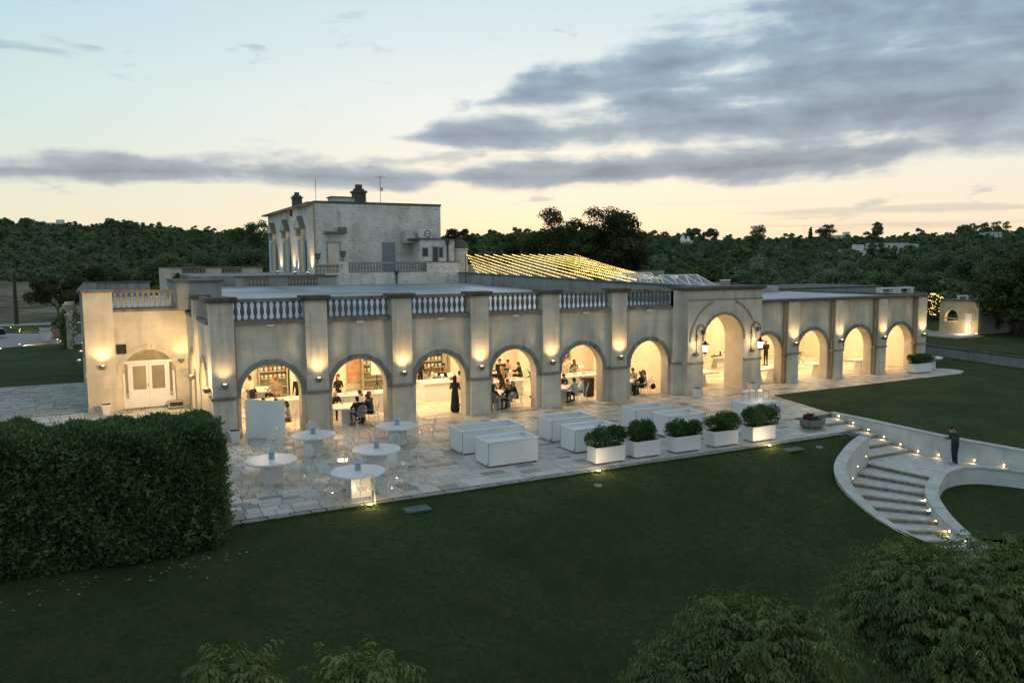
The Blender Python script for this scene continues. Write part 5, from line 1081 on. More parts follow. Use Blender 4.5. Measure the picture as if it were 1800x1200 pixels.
# ------------------------------------------------------------------ furniture inside the hall
IT=[(1.55,1.0,'behind the curved screen'),(5.25,1.35,'inside the second arch'),(12.7,1.4,'crowded with diners inside the fourth arch'),(16.25,1.4,'inside the fifth arch'),(20.45,1.7,'inside the sixth arch')]
for x,y,l in IT: round_table(x,y,'round white dining table '+l,.8)
FT=[(2.7,8.3,'at the back of the first arch'),(12.9,8.4,'at the back of the third arch'),(16.4,8.3,'at the back of the fourth arch'),(20.9,7.9,'at the back of the fifth arch')]
for x,y,l in FT: round_table(x,y,'round white table '+l,.85)
def buffet(x0,x1,y0,y1,label,h=.9):
    t=thing('buffet_counter',label,'counter',((x0+x1)/2,(y0+y1)/2,0)); part(MB().bbox(x0-.05,x1+.05,y0-.05,y1+.05,h-.06,h,.008),'counter_top',M['white'],t); part(MB().box(x0+.02,x1-.02,y0+.02,y1-.02,0,h-.061),'front',M['white'],t); return t
BF=[(1.5,4.3,3.3,4.2,'long white buffet counter seen through the first arch',.9),(4.9,8.3,3.1,4.0,'long white buffet counter seen through the second arch',.9),(10.2,13.4,4.6,5.8,'large white counter with fruit bowl inside the third arch',.95),(13.7,15.3,3.5,4.5,'white buffet counter seen through the fourth arch',.9),(17.3,20.2,3.3,4.5,'long white buffet counter seen through the fifth arch',.9)]
for b in BF: buffet(*b)
t=thing('fruit_bowl','bowl heaped with red fruit on the white counter of the third arch','bowl',(12.0,4.95,.95)); lpart(MB().lathe([(.12,0),(.26,.05),(.3,.1)],0,0,14),'bowl',M['trough'],t)
for k in range(9): a=k*.7; lpart(MB().lathe([(.01,.06),(.05,.08),(.065,.12),(.05,.16),(.01,.18)],.15*math.cos(a)*(k<7),.15*math.sin(a)*(k<7),8),'fruit',mat('fruit_red',(.42,.10,.05),.4) if k==0 else bpy.data.materials['fruit_red'],t)
t=thing('goblet_candle','white pedestal candle holder on the counter of the third arch','candle',(11.3,4.9,.95)); lpart(MB().lathe([(.1,0),(.03,.03),(.02,.2),(.08,.24),(.09,.32)],0,0,12),'stem',M['pot'],t); lpart(MB().lathe([(.07,.321),(.06,.36)],0,0,10),'glow',M['candle'],t)
def dresser(x0,x1,label):
    t=thing('dresser',label,'dresser',((x0+x1)/2,10.2,0)); part(MB().box(x0,x0+.06,9.95,10.38,0,2.5).box(x1-.06,x1,9.95,10.38,0,2.5).box(x0,x1,10.34,10.38,0.001,2.499),'carcass',M['shelfgrey'],t)
    for z in (.05,.5,.95,1.35,1.75,2.15,2.47): part(MB().box(x0+.06,x1-.06,9.97,10.34,z,z+.035),'shelf',M['shelfgrey'],t)
    for z in (.985,1.385,1.785):
        for k in range(int((x1-x0)/.24)): part(MB().lathe([(.05,z),(.09,z+.1),(.06,z+.2)],x0+.18+k*.23,10.15,8),'crockery',M['pot'] if (k+int(z*10))%3 else M['alcove'],t)
dresser(3.0,4.5,'grey-green dresser with crockery at the back of the first arch'); dresser(15.2,16.6,'grey-green dresser with crockery behind the fourth arch'); dresser(20.2,22.2,'grey-green dresser with crockery behind the fifth arch'); dresser(8.6,10.2,'dresser with crockery behind the second arch'); dresser(12.2,13.5,'dresser with crockery behind the third arch')
t=thing('flipchart_easel','white board on a dark stand behind the second arch','easel',(9.0,8.6,0)); part(MB().box(8.65,9.35,8.55,8.6,1.0,1.9),'board',M['white'],t); part(MB().tube([(9.0,8.65,0),(9.0,8.65,1.9)],.025).tube([(8.7,8.5,0),(9.0,8.65,.6)],.02).tube([(9.3,8.5,0),(9.0,8.65,.6)],.02),'stand',M['iron'],t)
t=thing('loudspeaker','tall black loudspeaker beside the right jamb of the fifth arch','speaker',(18.35,1.9,0)); part(MB().bbox(18.15,18.6,1.75,2.15,.02,1.0,.02),'cabinet',M['dark'],t); part(MB().box(18.19,18.56,1.735,1.75,.1,.95),'grille',M['iron'],t)
def slab_table(x0,x1,y0,y1,label,h=.75):
    t=thing('slab_table',label,'table',((x0+x1)/2,(y0+y1)/2,0)); part(MB().bbox(x0,x1,y0,y1,h-.07,h,.012),'table_top',M['whitem'],t); c=(x0+x1)/2; cyy=(y0+y1)/2; part(MB().frustum(c,cyy,0,h-.071,.42,.26,.3,.2),'pedestal',M['whitem'],t); return t
slab_table(27.95,30.2,.35,1.2,'long white table across the arch right of the portal') if 0 else None
slab_table(28.45,30.3,.9,1.75,'long white table inside the arch right of the portal')
slab_table(30.4,32.4,1.3,2.2,'white table inside the second arch right of the portal'); slab_table(34.2,36.2,1.3,2.2,'white table inside the third arch right of the portal'); slab_table(38.0,40.0,1.3,2.2,'white table inside the last arch of the hall')
slab_table(25.1,27.0,1.6,3.0,'white slab table inside the portal, nearer one'); slab_table(31.3,33.4,7.0,8.2,'white slab table deep inside the portal')
slab_table(34.5,36.6,8.6,9.6,'white serving table at the back of the right wing')
for i,(x,y) in enumerate(((31.7,7.4),(32.3,7.5))):
    t=thing('dark_tray','dark tray on the white table deep inside the portal, %s one'%('left','right')[i],'tray',(x,y,.75)); lpart(MB().bbox(-.22,.22,-.15,.15,.0,.05,.01),'tray',M['dark'],t); lpart(MB().lathe([(.05,.051),(.05,.12 if i==0 else .3)],.05,0,8),'bottle',M['dark'],t)
for i,(x,y,l) in enumerate(((25.6,2.0,'glass candle jar on the nearer portal table'),(29.0,1.2,'left glass candle jar on the table right of the portal'),(29.7,1.35,'right glass candle jar on the table right of the portal'))):
    t=thing('candle_jar',l,'candle',(x,y,.75)); lpart(MB().lathe([(.06,0),(.065,.16)],0,0,10,False),'jar',M['acrylic'],t); lpart(MB().lathe([(.05,.01),(.05,.1)],0,0,8),'candle',M['candle'],t)
t=thing('folding_stand','dark folding stand with a tray beside the back wall of the right wing','stand',(38.3,6.2,0)); part(MB().tube([(38.0,6,0),(38.6,6.4,.75)],.02).tube([(38.6,6,0),(38.0,6.4,.75)],.02),'legs',M['iron'],t); part(MB().box(38.0,38.6,6.05,6.4,.75,.78),'tray',M['dark'],t)
def tableware(x,y,n,r,label):
    for k in range(n):
        a=2*PI*k/n+.3; px,py=x+r*math.cos(a),y+r*math.sin(a)
        t=thing('wine_glass','wine glass on the dining table '+label,'glass',(px,py,.75),0,'glasses on the table '+label); lpart(MB().lathe([(.035,0),(.006,.01),(.006,.1),(.04,.14),(.038,.21)],0,0,8,False),'glass',M['acrylic'],t)
        px,py=x+(r+.18)*math.cos(a+.3),y+(r+.18)*math.sin(a+.3); t=thing('dinner_plate','plate on the dining table '+label,'plate',(px,py,.751),0,'plates on the table '+label); lpart(MB().lathe([(.08,0),(.13,.015),(.11,.012)],0,0,14),'plate',M['pot'],t)
for x,y,l in IT: tableware(x,y,5,.45,l)
for b in BF:
    if 'third' in b[4]: continue
    for k in range(5):
        x=b[0]+(k+.6)*(b[1]-b[0])/5.4; t=thing('serving_dish','low serving dish on the '+b[4],'dish',(x,(b[2]+b[3])/2+rnd.uniform(-.15,.15),b[5]),0,'dishes on the '+b[4]); lpart(MB().lathe([(.12,0),(.2,.04),(.19,.06)],0,0,12),'dish',M['pot'],t); lpart(MB().lathe([(.16,.05),(.1,.1),(.02,.12)],0,0,10),'food',M['woodc'],t)
# ------------------------------------------------------------------ people
# pieces: (kind, data, material slot); slots 0 skin 1 top 2 lower 3 shoes 4 hair
def V(*a): return np.array(a,float)
def cap_piece(p,q,r0,r1,slot,flat=(1,1,1)): return ('cap',(np.array(p,float),np.array(q,float),r0,r1,flat),slot)
def build_body(pieces,voxel=.0125,name='person'):
    bm=bmesh.new()
    for k,dta,slot in pieces:
        p,q,r0,r1,fl=dta; d=q-p; L=np.linalg.norm(d)
        z=d/L if L>1e-6 else V(0,0,1); x=np.cross(z,V(0,1,0)); x=x/np.linalg.norm(x) if np.linalg.norm(x)>1e-3 else V(1,0,0); y=np.cross(z,x)
        n=12; prof=[]
        for a in np.linspace(-PI/2,0,4): prof.append((r0*math.cos(a),r0*math.sin(a)))
        for a in np.linspace(0,PI/2,4): prof.append((r1*math.cos(a),L+r1*math.sin(a)))
        rings=[]
        for r,h in prof:
            r=max(r,.001); rings.append([bm.verts.new(p+z*h+(x*math.cos(2*PI*j/n)*fl[0]+y*math.sin(2*PI*j/n)*fl[1])*r) for j in range(n)])
        for a,b in zip(rings,rings[1:]):
            for j in range(n): bm.faces.new((a[j],a[(j+1)%n],b[(j+1)%n],b[j]))
        bm.faces.new(rings[0][::-1]); bm.faces.new(rings[-1])
    me=bpy.data.meshes.new('raw'); bm.to_mesh(me); bm.free()
    o=bpy.data.objects.new('raw',me); COL.objects.link(o)
    md=o.modifiers.new('r','REMESH'); md.mode='VOXEL'; md.voxel_size=voxel
    s=o.modifiers.new('s','SMOOTH'); s.iterations=3; s.factor=.5
    dc=o.modifiers.new('d','DECIMATE'); dc.ratio=.4
    dg=bpy.context.evaluated_depsgraph_get(); out=bpy.data.meshes.new_from_object(o.evaluated_get(dg)); out.name=name
    bpy.data.objects.remove(o)
    co=np.empty(len(out.polygons)*3); out.polygons.foreach_get('center',co); co=co.reshape(-1,3); best=np.full(len(co),1e9); sl=np.zeros(len(co),int)
    for k,(p,q,r0,r1,fl),slot in pieces:
        d=q-p; L2=max(d@d,1e-9); t=np.clip(((co-p)@d)/L2,0,1); dist=np.linalg.norm(co-(p+t[:,None]*d),axis=1)-(r0+(r1-r0)*t)*min(1,(fl[0]+fl[1])/2)
        if slot==4: dist-=.004
        m_=dist<best; best[m_]=dist[m_]; sl[m_]=slot
    out.materials.clear()
    for k in range(5): out.materials.append(None)
    out.polygons.foreach_set('material_index',sl.astype(np.int32)); out.polygons.foreach_set('use_smooth',np.ones(len(co),bool)); out.update(); return out
def hand(w,f,side,slot=0,curl=.35):
    """palm, four fingers of different length and a thumb leaving the side of the palm"""
    w=np.array(w,float); f=np.array(f,float); f/=np.linalg.norm(f); s=np.cross(f,V(0,0,1)); s=s/np.linalg.norm(s) if np.linalg.norm(s)>.1 else V(1,0,0); dn=V(0,0,-1)-f*(f@V(0,0,-1)); dn=dn/max(np.linalg.norm(dn),.2)
    P=[cap_piece(w,w+f*.07,.03,.036,slot,(1,.6,1))]
    for i,l in enumerate((.06,.07,.066,.05)):
        b=w+f*.085+s*(i-1.5)*.019; m_=b+f*l*.55; P.append(cap_piece(b,m_,.0095,.009,slot)); P.append(cap_piece(m_,m_+(f*(1-curl)+dn*curl*1.6)*l*.5,.009,.008,slot))
    tb=w+f*.03+s*side*.03; P.append(cap_piece(tb,tb+(f*.6+s*side*.7)*.05,.012,.010,slot)); return P
def body(pel,che,neck,head,hf,sh,el,wr,hip,kn,an,female=False,hair='short',slots=None,bald=False,skirt=None,shoe=.0,jacket=False,hdir=None,sleeve=1):
    """pel..neck midline joints; sh/el/wr/hip/kn/an are (left,right); hf faces along this vector"""
    P=[]; pel,che,neck,head=[np.array(a,float) for a in (pel,che,neck,head)]; hf=np.array(hf,float)/np.linalg.norm(hf); up_=(head-neck); up_=up_/np.linalg.norm(up_)
    wd=.125 if female else .14; waist=(pel*.55+che*.45)
    P.append(cap_piece(pel,waist,.15 if female else .145,.115 if female else .135,2 if not jacket else 1,(1.12,.8,1))); P.append(cap_piece(waist,che,.118 if female else .135,.145 if female else .16,1,(1.15,.78,1)))
    P.append(cap_piece(che,neck-up_*.06,.145 if female else .16,.085,1,(1.2,.75,1)))
    for k in (0,1): P.append(cap_piece(che+(np.array(sh[k])-che)*.45+V(0,0,.05),sh[k],.085,.07 if not female else .06,1))
    P.append(cap_piece(neck-up_*.05,head-up_*.06,.052 if female else .06,.052,0))
    P.append(cap_piece(head-up_*.055+hf*.012,head+up_*.035,.078,.088,0,(.9,1.02,1))); P.append(cap_piece(head+hf*.075-up_*.01,head+hf*.098-up_*.032,.011,.014,0))
    P.append(cap_piece(head+hf*.055-up_*.085,head+hf*.06-up_*.075,.036,.036,0)); sd=np.cross(hf,up_)
    for s in (-1,1): P.append(cap_piece(head+sd*s*.083-up_*.02,head+sd*s*.085+up_*.01,.018,.018,0)); P.append(cap_piece(head+hf*.078+sd*s*.032+up_*.012,head+hf*.08+sd*s*.034+up_*.012,.012,.012,4))
    if not bald:
        P.append(cap_piece(head+up_*.035-hf*.02,head+up_*.055+hf*.01,.088,.085,4,(.98,1,1))); P.append(cap_piece(head-hf*.035-up_*.03,head-hf*.02+up_*.04,.075,.085,4))
        if hair=='long': P.append(cap_piece(head-hf*.05,neck-hf*.085-up_*.12,.08,.075,4,(1.2,.7,1))); P.append(cap_piece(neck-hf*.085-up_*.1,neck-hf*.11-up_*.3,.08,.045,4,(1.3,.6,1)))
        if hair=='bun': P.append(cap_piece(head-hf*.11+up_*.05,head-hf*.12+up_*.06,.045,.045,4))
        if hair=='bob': P.append(cap_piece(head-hf*.03-up_*.08,head-hf*.03,.092,.09,4,(1.1,.9,1)))
    else: P.append(cap_piece(head-hf*.045-up_*.05,head-hf*.04-up_*.02,.068,.068,4))
    for k,s in ((0,-1),(1,1)):
        a=sh[k]; b=el[k]; c=wr[k]; f1=.052 if not female else .043
        P.append(cap_piece(a,b,f1+.008,f1-.006,1)); P.append(cap_piece(b,c,f1-.006,.031,1 if sleeve else 0)); P+=hand(c,np.array(c,float)-np.array(b,float)+V(0,0,-.02),-s)
        h=hip[k]; n_=kn[k]; t=an[k]
        P.append(cap_piece(h,n_,.088,.062,2)); P.append(cap_piece(n_,t,.06,.042,2)); t=np.array(t,float); tf=np.array(hdir if hdir is not None else (0,1,0),float); P.append(cap_piece(t+V(0,0,-.045)-tf*.03,t+tf*.15+V(0,0,-.06),.042,.034,3))
    if skirt:
        for p,q,r0,r1 in skirt: P.append(cap_piece(p,q,r0,r1,2,(1.1,.85,1)))
    return P
def standing(name,arms='down',female=False,hair='short',bald=False,skirt=None,jacket=True,lean=0,head_tilt=0,sleeve=1):
    hy=lean; S=((-.19,.0+hy,1.40),(.19,.0+hy,1.40)) if not female else ((-.165,hy,1.36),(.165,hy,1.36))
    E={'down':((-.25,-.03+hy,1.13),(.25,-.03+hy,1.13)),'fold':((-.24,.02+hy,1.12),(.24,.02+hy,1.12)),'raise':((-.26,.08+hy,1.18),(.24,.0+hy,1.12)),'phone':((-.23,.10+hy,1.15),(.24,.04+hy,1.12))}[arms]
    W={'down':((-.25,.05+hy,.89),(.25,.05+hy,.89)),'fold':((-.06,.24+hy,1.12),(.06,.24+hy,1.08)),'raise':((-.12,.22+hy,1.42),(.16,.22+hy,1.05)),'phone':((-.06,.13+hy,1.44),(.0,.27+hy,1.14))}[arms]
    hf=(0,1,-head_tilt); P=body((0,0,.95),(0,.0+hy*.7,1.24),(0,.01+hy,1.46),(0,.035+hy+head_tilt*.05,1.63-head_tilt*.03),hf,S,E,W,((-.085,0,.92),(.085,0,.92)),((-.1,.02,.5),(.1,.0,.5)),((-.1,-.02,.09),(.11,-.03,.09)),female,hair,None,bald,skirt,jacket=jacket,sleeve=sleeve)
    return build_body(P,name=name)
def seated(name,arms='table',female=False,hair='short',bald=False,lean=.05,cross=False,jacket=True,sleeve=1):
    S=((-.19,lean,.97),(.19,lean,.97)) if not female else ((-.165,lean,.95),(.165,lean,.95))
    E={'table':((-.25,.14+lean,.76),(.25,.14+lean,.76)),'drink':((-.25,.14+lean,.76),(.24,.18+lean,.82)),'lap':((-.24,.06,.72),(.24,.06,.72))}[arms]
    W={'table':((-.12,.38+lean,.80),(.12,.36+lean,.80)),'drink':((-.12,.38+lean,.80),(.06,.2+lean,1.06)),'lap':((-.08,.26,.64),(.08,.26,.64))}[arms]
    K=((-.12,.43,.52),(.12,.43,.52)); A=((-.12,.38,.09),(.13,.44,.09))
    if cross: K=((-.06,.45,.56),(.1,.43,.52)); A=((.22,.62,.28),(.12,.38,.09))
    P=body((0,0,.54),(0,.02+lean*.6,.82),(0,.01+lean,1.03),(0,.05+lean,1.18),(0,1,-.15),S,E,W,((-.09,.02,.52),(.09,.02,.52)),K,A,female,hair,None,bald,None,jacket=jacket,sleeve=sleeve); return build_body(P,name=name)
dress=[((0,0,.98),(0,0,.62),.15,.175),((0,0,.62),(0,-.02,.16),.175,.215)]
PR={}
def proto(k):
    if k in PR: return PR[k]
    f={'sm':lambda:standing('person','fold'),'sm_raise':lambda:standing('person','raise'),'sm_bald':lambda:standing('person','raise',bald=True),'sm_down':lambda:standing('person','down',lean=.03),'waiter':lambda:standing('person','fold',lean=.12,jacket=False),'phone':lambda:standing('person','phone',head_tilt=.45,lean=.03),
       'sw_dress':lambda:standing('person','fold',True,'long',skirt=dress,jacket=False),'sw_long':lambda:standing('person','fold',True,'long',jacket=True),'sw_bun':lambda:standing('person','raise',True,'bun',skirt=[((0,0,.98),(0,0,.55),.15,.2)],jacket=False),
       'm':lambda:seated('person'),'m_bald':lambda:seated('person','drink',bald=True),'m_lean':lambda:seated('person','table',lean=.12),'m_cross':lambda:seated('person','lap',bald=True,cross=True,lean=0),
       'w_long':lambda:seated('person','table',True,'long'),'w_bob':lambda:seated('person','drink',True,'bob'),'w_bun':lambda:seated('person','table',True,'bun',sleeve=0,jacket=False)}[k]
    PR[k]=f(); return PR[k]
CL={}
def cloth(c,rough=.8):
    if c not in CL: CL[c]=mat('cloth_%d'%len(CL),c,rough,.15,14)
    return CL[c]
SK=cloth((.48,.28,.18),.55); BL=(.012,.012,.014); NV=(.012,.018,.04); WH=(.66,.64,.58); CR=(.55,.48,.36); GY=(.22,.22,.22); DK=(.03,.028,.025); BR=(.10,.055,.03); BLOND=(.34,.22,.10); TAUPE=(.28,.20,.13); OLIVE=(.06,.06,.035); FLO=(.40,.30,.24); GRN=(.03,.045,.035)
def person(x,y,z,rz,pk,top,low,hair,label,scale=1,shoes=BL):
    me=proto(pk); o=obj('person',me,None,(x,y,z),(0,0,rz)); o.scale=(scale,)*3
    for k,m_ in enumerate((SK,cloth(top),cloth(low),cloth(shoes),cloth(hair))): o.material_slots[k].link='OBJECT'; o.material_slots[k].material=m_
    return tag(o,label,'person')
T1,T2,T4,T5,T6=[(a,b) for a,b,_ in IT]
def sit(x,y,tb,*a,**k):
    person(x,y,0,face(x,y,*tb),*a,**k); l=a[4]; ch=chair(x,y-.0,face(x,y,*tb),'clear chair of the '+' '.join(l.split()[:12]),None); ch.location=(x,y,0)
sit(1.25,2.0,T1,'m_bald',GY,BL,GY,'bald seated person whose head shows above the left of the curved screen')
sit(1.85,2.15,T1,'m',BL,BL,DK,'dark-haired seated person whose head shows above the middle of the curved screen')
sit(2.35,1.75,T1,'m',TAUPE,BL,BR,'brown-haired seated person whose head shows above the right of the curved screen')
sit(2.6,.62,T1,'w_bob',CR,(.16,.06,.04),BR,'seated woman in cream top and brown skirt right of the curved screen')
person(2.03,6.1,0,R(40),'waiter',WH,BL,DK,'waiter in white shirt and black trousers seen from behind in the first arch')
person(2.9,4.75,0,R(170),'sm',TAUPE,BR,BR,'man in taupe jacket standing behind the buffet in the first arch')
person(4.0,5.1,0,R(150),'sm_down',BL,BL,DK,'person in black standing at the right behind the first arch buffet')
sit(2.1,7.35,(2.7,8.3),'m',BL,BL,BR,'seated person in black turned left at the back of the first arch')
sit(3.3,7.5,(2.7,8.3),'w_bob',GY,BL,BLOND,'seated fair-haired person at the back of the first arch')
sit(5.0,2.42,T2,'m_bald',BL,BL,GY,'bald man in black suit facing out, hand to his face, in the second arch')
sit(5.5,.3,T2,'m',BL,BL,DK,'man in black suit seen from behind at the table in the second arch')
sit(6.15,2.05,T2,'w_long',WH,BL,DK,'dark-haired woman in white jacket seated in the second arch')
sit(6.15,.6,T2,'m_lean',NV,NV,DK,'man in navy suit leaning in at the right of the second arch')
sit(6.42,1.45,T2,'m',GRN,BL,BR,'balding man in dark green jacket behind the navy suit in the second arch')
person(5.76,4.55,0,R(190),'sw_long',BL,BL,BR,'long-haired woman in black standing at the left of the second arch')
person(10.45,1.25,0,R(-35),'sw_dress',BL,BL,BL,'woman in a long black dress standing in the third arch')
person(11.35,2.75,0,R(-60),'sw_bun',(.55,.38,.30),WH,BL,'woman with a hair bun and pale top behind the long black dress')
sit(12.3,7.35,(12.9,8.4),'m',BL,BL,DK,'man in black jacket seen from behind in the middle of the third arch')
sit(11.85,7.95,(12.9,8.4),'w_long',WH,BL,BR,'brown-haired woman in white top at the left of the third arch')
person(11.6,8.9,0,R(200),'sm_down',BL,BL,DK,'dark figure standing behind the woman in white top in the third arch')
sit(13.2,9.3,(12.9,8.4),'w_bob',TAUPE,BL,DK,'dark-haired woman facing out at the back of the third arch')
sit(13.75,7.9,(12.9,8.4),'w_long',WH,WH,DK,'woman in white dress at the right back of the third arch')
person(15.62,3.1,0,R(70),'sm_raise',GRN,(.16,.09,.045),DK,'standing man in dark jacket and brown trousers in the fourth arch')
person(13.84,3.05,0,R(15),'sw_dress',BL,(.05,.02,.02),BLOND,'blonde long-haired woman in dark dress standing in the fourth arch')
person(15.2,6.1,0,R(190),'sm',NV,NV,DK,'man in navy suit standing at the back left of the fourth arch')
sit(15.55,8.2,(16.4,8.3),'w_long',BR,BL,BR,'brown-haired woman at the far left back of the fourth arch')
sit(16.1,7.2,(16.4,8.3),'m',BL,BL,DK,'man in black seen from behind at the back of the fourth arch')
sit(17.2,8.9,(16.4,8.3),'w_bun',FLO,WH,DK,'woman in floral dress facing out at the back of the fourth arch')
sit(17.25,7.4,(16.4,8.3),'m_lean',BL,BL,DK,'man in dark jacket at the right back of the fourth arch')
sit(12.95,2.5,T4,'w_bob',OLIVE,BL,BR,'woman in patterned olive top facing out at the crowded table')
sit(12.05,.45,T4,'w_long',BL,BL,DK,'long-haired woman in black seen from behind at the crowded table')
sit(12.85,.35,T4,'w_bob',BL,BL,BLOND,'fair-haired person in black seen from behind at the crowded table')
sit(13.62,1.05,T4,'m_lean',BL,BL,GY,'man in black suit at the right of the crowded table')
sit(13.6,1.85,T4,'m',DK,BL,BR,'brown-haired person at the far right of the crowded table')
person(18.75,5.0,0,R(160),'sw_long',CR,CR,BR,'woman in cream standing at the left back of the fifth arch')
sit(21.3,8.9,(20.9,7.9),'w_bun',WH,WH,DK,'dark-haired woman in white facing out at the back of the fifth arch')
sit(20.5,6.8,(20.9,7.9),'w_long',OLIVE,BL,BR,'long-haired woman in olive seen from behind at the back of the fifth arch')
sit(16.95,2.1,T5,'w_long',BL,BL,DK,'dark-haired woman in black facing out in the fifth arch')
sit(16.6,.4,T5,'m',(.42,.41,.40),BL,DK,'man in pale grey jacket seen from behind in the fifth arch')
sit(17.25,.85,T5,'m_cross',WH,NV,BR,'man in white shirt with crossed legs in the fifth arch')
sit(20.75,2.75,T6,'m',BL,BL,BR,'man in black suit at the left of the sixth arch')
sit(21.45,2.15,T6,'m_lean',GY,BL,DK,'man in grey facing out in the sixth arch')
sit(20.9,.7,T6,'w_long',BL,BL,BR,'woman in black seen from behind in the sixth arch')
sit(21.42,1.1,T6,'w_bob',FLO,BL,BR,'brown-haired woman in patterned top in the sixth arch')
person(35.1,7.25,0,R(-100),'sm_down',NV,NV,DK,'man in dark suit at the left of the two standing in the right wing')
person(35.55,6.6,0,R(100),'sm_bald',BL,BL,GY,'bald man in black gesturing, right one of the two standing in the right wing')
person(25.3,-13.72,LZ,R(58),'phone',GRN,(.014,.02,.032),DK,'man in dark green jacket looking at his phone on the stair landing',.9,(.4,.4,.4)).scale=(1.2,1.2,.885)
d_=Vector((-math.sin(R(58)),math.cos(R(58)),0)); t=thing('mobile_phone','mobile phone held by the man on the stair landing','phone',Vector((25.3,-13.72,LZ+1.08))+d_*.36); t.rotation_euler=(R(-50),0,R(58)); lpart(MB().bbox(-.037,.037,-.075,.075,-.005,.005,.003),'case',M['dark'],t); lpart(MB().box(-.033,.033,-.07,.07,.0051,.006),'screen',M['pipe'],t)
t=thing('handbag','dark round handbag hanging on a chair in the sixth arch','bag',(21.55,.62,.45)); lpart(MB().lathe([(.02,-.14),(.13,-.1),(.17,0),(.12,.12),(.05,.16)],0,0,12,True,1,.55),'bag',M['dark'],t,True); lpart(MB().tube([(-.09,0,.12),(0,0,.34),(.09,0,.12)],.01,5),'strap',M['dark'],t)
# ------------------------------------------------------------------ hedge and foreground trees
hg=thing('laurel_hedge','tall dense dark green laurel hedge at the left','hedge',(-7,-10.9,0))
def hedge_pts(n,rs):
    # rounded box, front face leaning a little; local to (-7,-10.9)
    hx0,hx1,hy0,hy1,H=-11.0,5.45,-1.35,1.25,3.05; out=[]; nr=[]
    r=rs.rand(n); f=r<.5; t=(r>=.5)&(r<.84); e=r>=.84; u=rs.rand(n); v=rs.rand(n); P=np.zeros((n,3)); Nn=np.zeros((n,3)); X=hx0+(hx1-hx0)*u
    P[:,0]=X; P[:,1]=hy0; P[:,2]=v*H; Nn[:]=(0,-1,.15)
    P[t,1]=hy0+(hy1-hy0)*v[t]; P[t,2]=H; Nn[t]=(0,-.1,1)
    P[e,0]=hx1; P[e,1]=hy0+(hy1-hy0)*u[e]; P[e,2]=v[e]*H; Nn[e]=(1,-.2,.1)
    # rounding and lumps
    lump=.07*np.sin(P[:,0]*2.1+1)*np.sin(P[:,2]*2.4+.5)+.07*np.sin(P[:,0]*4.7+P[:,2]*3.1)+.07*np.sin(P[:,0]*1.3+P[:,1]*2.2)
    lump=np.where(t,lump*.35+.03,lump); cz=np.clip((P[:,2]-2.45)/.6,0,1); P[f,1]+=(cz[f]**2)*.35+(1-P[f,2]/H)*0; cx=np.clip((P[:,0]-4.6)/.85,0,1); P[f,1]+=cx[f]**2*.75; P[t,2]+=.05*np.sin(P[t,0]*2.7+1.1*P[t,1])*np.sin(P[t,1]*2.3+.6)+.06*np.sin(P[t,0]*6.1+2); P[t,2]-=(np.clip(np.abs(P[t,1])/1.3,0,1)**4)*.25+cx[t]**2*.3
    P[e,0]-=np.clip(P[e,2]/H,0,1)**3*.25+(np.abs(P[e,1])/1.3)**2*.35
    P+=Nn*(lump-rs.rand(n)**1.6*.42)[:,None]; P[:,2]+=np.where(P[:,2]>1.5,(P[:,2]-1.5)/1.5,0)*(.05+.32*np.clip((2.5-P[:,0])/5,0,1)); 
    P[:,1]-= -.12*(P[:,0]+5)*.0; return P,Nn
rs=np.random.RandomState(5); P_,N_=hedge_pts(120000,rs); sel=P_[:,0]>-5.5; P_,N_=P_[sel],N_[sel]; n=len(P_)
P_[:,2]+=-.12
ax=N_*.55+unit(n,rs)*.85+np.array([0,0,.55]); me=leaf_mesh('foliage',P_,ax,N_+.7*unit(n,rs),rs.uniform(.09,.18,n),rs.uniform(.04,.07,n),M['hedge'],np.clip(.5+.5*np.sin(P_[:,0]*3+P_[:,2]*4+P_[:,1]*2),0,1)*.45+rs.rand(n)*.55); obj('foliage',me,hg)
# upright shoots along the top
pts=[];axs=[];nr=[];ln=[]
for k in range(330):
    x=rs.uniform(-5.4,5.3); y=rs.uniform(-1.05,1.1); z=2.84+.07*math.sin(x*1.3+y*2.2)-.25*max(0,(x-4.6))+.30*min(1,max(0,(2.5-x)/5)); h=rs.uniform(.12,.36)+.3*(rs.rand()<.12)
    for j in range(9):
        f=j/8; a=rs.uniform(0,6.3); pts.append((x+.02*rs.randn(),y+.02*rs.randn(),z+h*f)); axs.append((math.cos(a)*.8,math.sin(a)*.8,.35+.8*f)); nr.append((math.cos(a)*-.5,math.sin(a)*-.5,1)); ln.append(rs.uniform(.07,.12)*(1-.3*f))
pts=np.array(pts)+np.array([0,0,-.14]); ln=np.array(ln); obj('shoots',leaf_mesh('shoots',pts,np.array(axs),np.array(nr),ln,ln*.4,M['hedge'],.3+.7*rs.rand(len(ln))),hg)
pts=[];axs=[];nr=[];ln=[]
for k in range(900):
    x=rs.uniform(-5.4,5.0); z=rs.uniform(.2,2.9); y=-1.32+.35*max(0,(z-2.3)/.7)**2+.7*max(0,(x-4.5)/.9)**2+.07*math.sin(x*2.1+1)*math.sin(z*2.4+.5); h=rs.uniform(.1,.3); sx_=rs.randn()*.4
    if rs.rand()<.25: x=5.35-.2*(z/3)**3; y=rs.uniform(-.9,.9); dv=(1,rs.randn()*.3,.45)
    else: dv=(sx_,-1,.55)
    for j in range(7):
        f=j/6; a=rs.uniform(0,6.3); pts.append((x+dv[0]*h*f,y+dv[1]*h*f,z+dv[2]*h*f)); axs.append((math.cos(a)*.7+dv[0]*.7,dv[1]*.6+rs.randn()*.5,math.sin(a)*.7+.5)); nr.append((rs.randn()*.5,-1,.8)); ln.append(rs.uniform(.09,.16)*(1-.25*f))
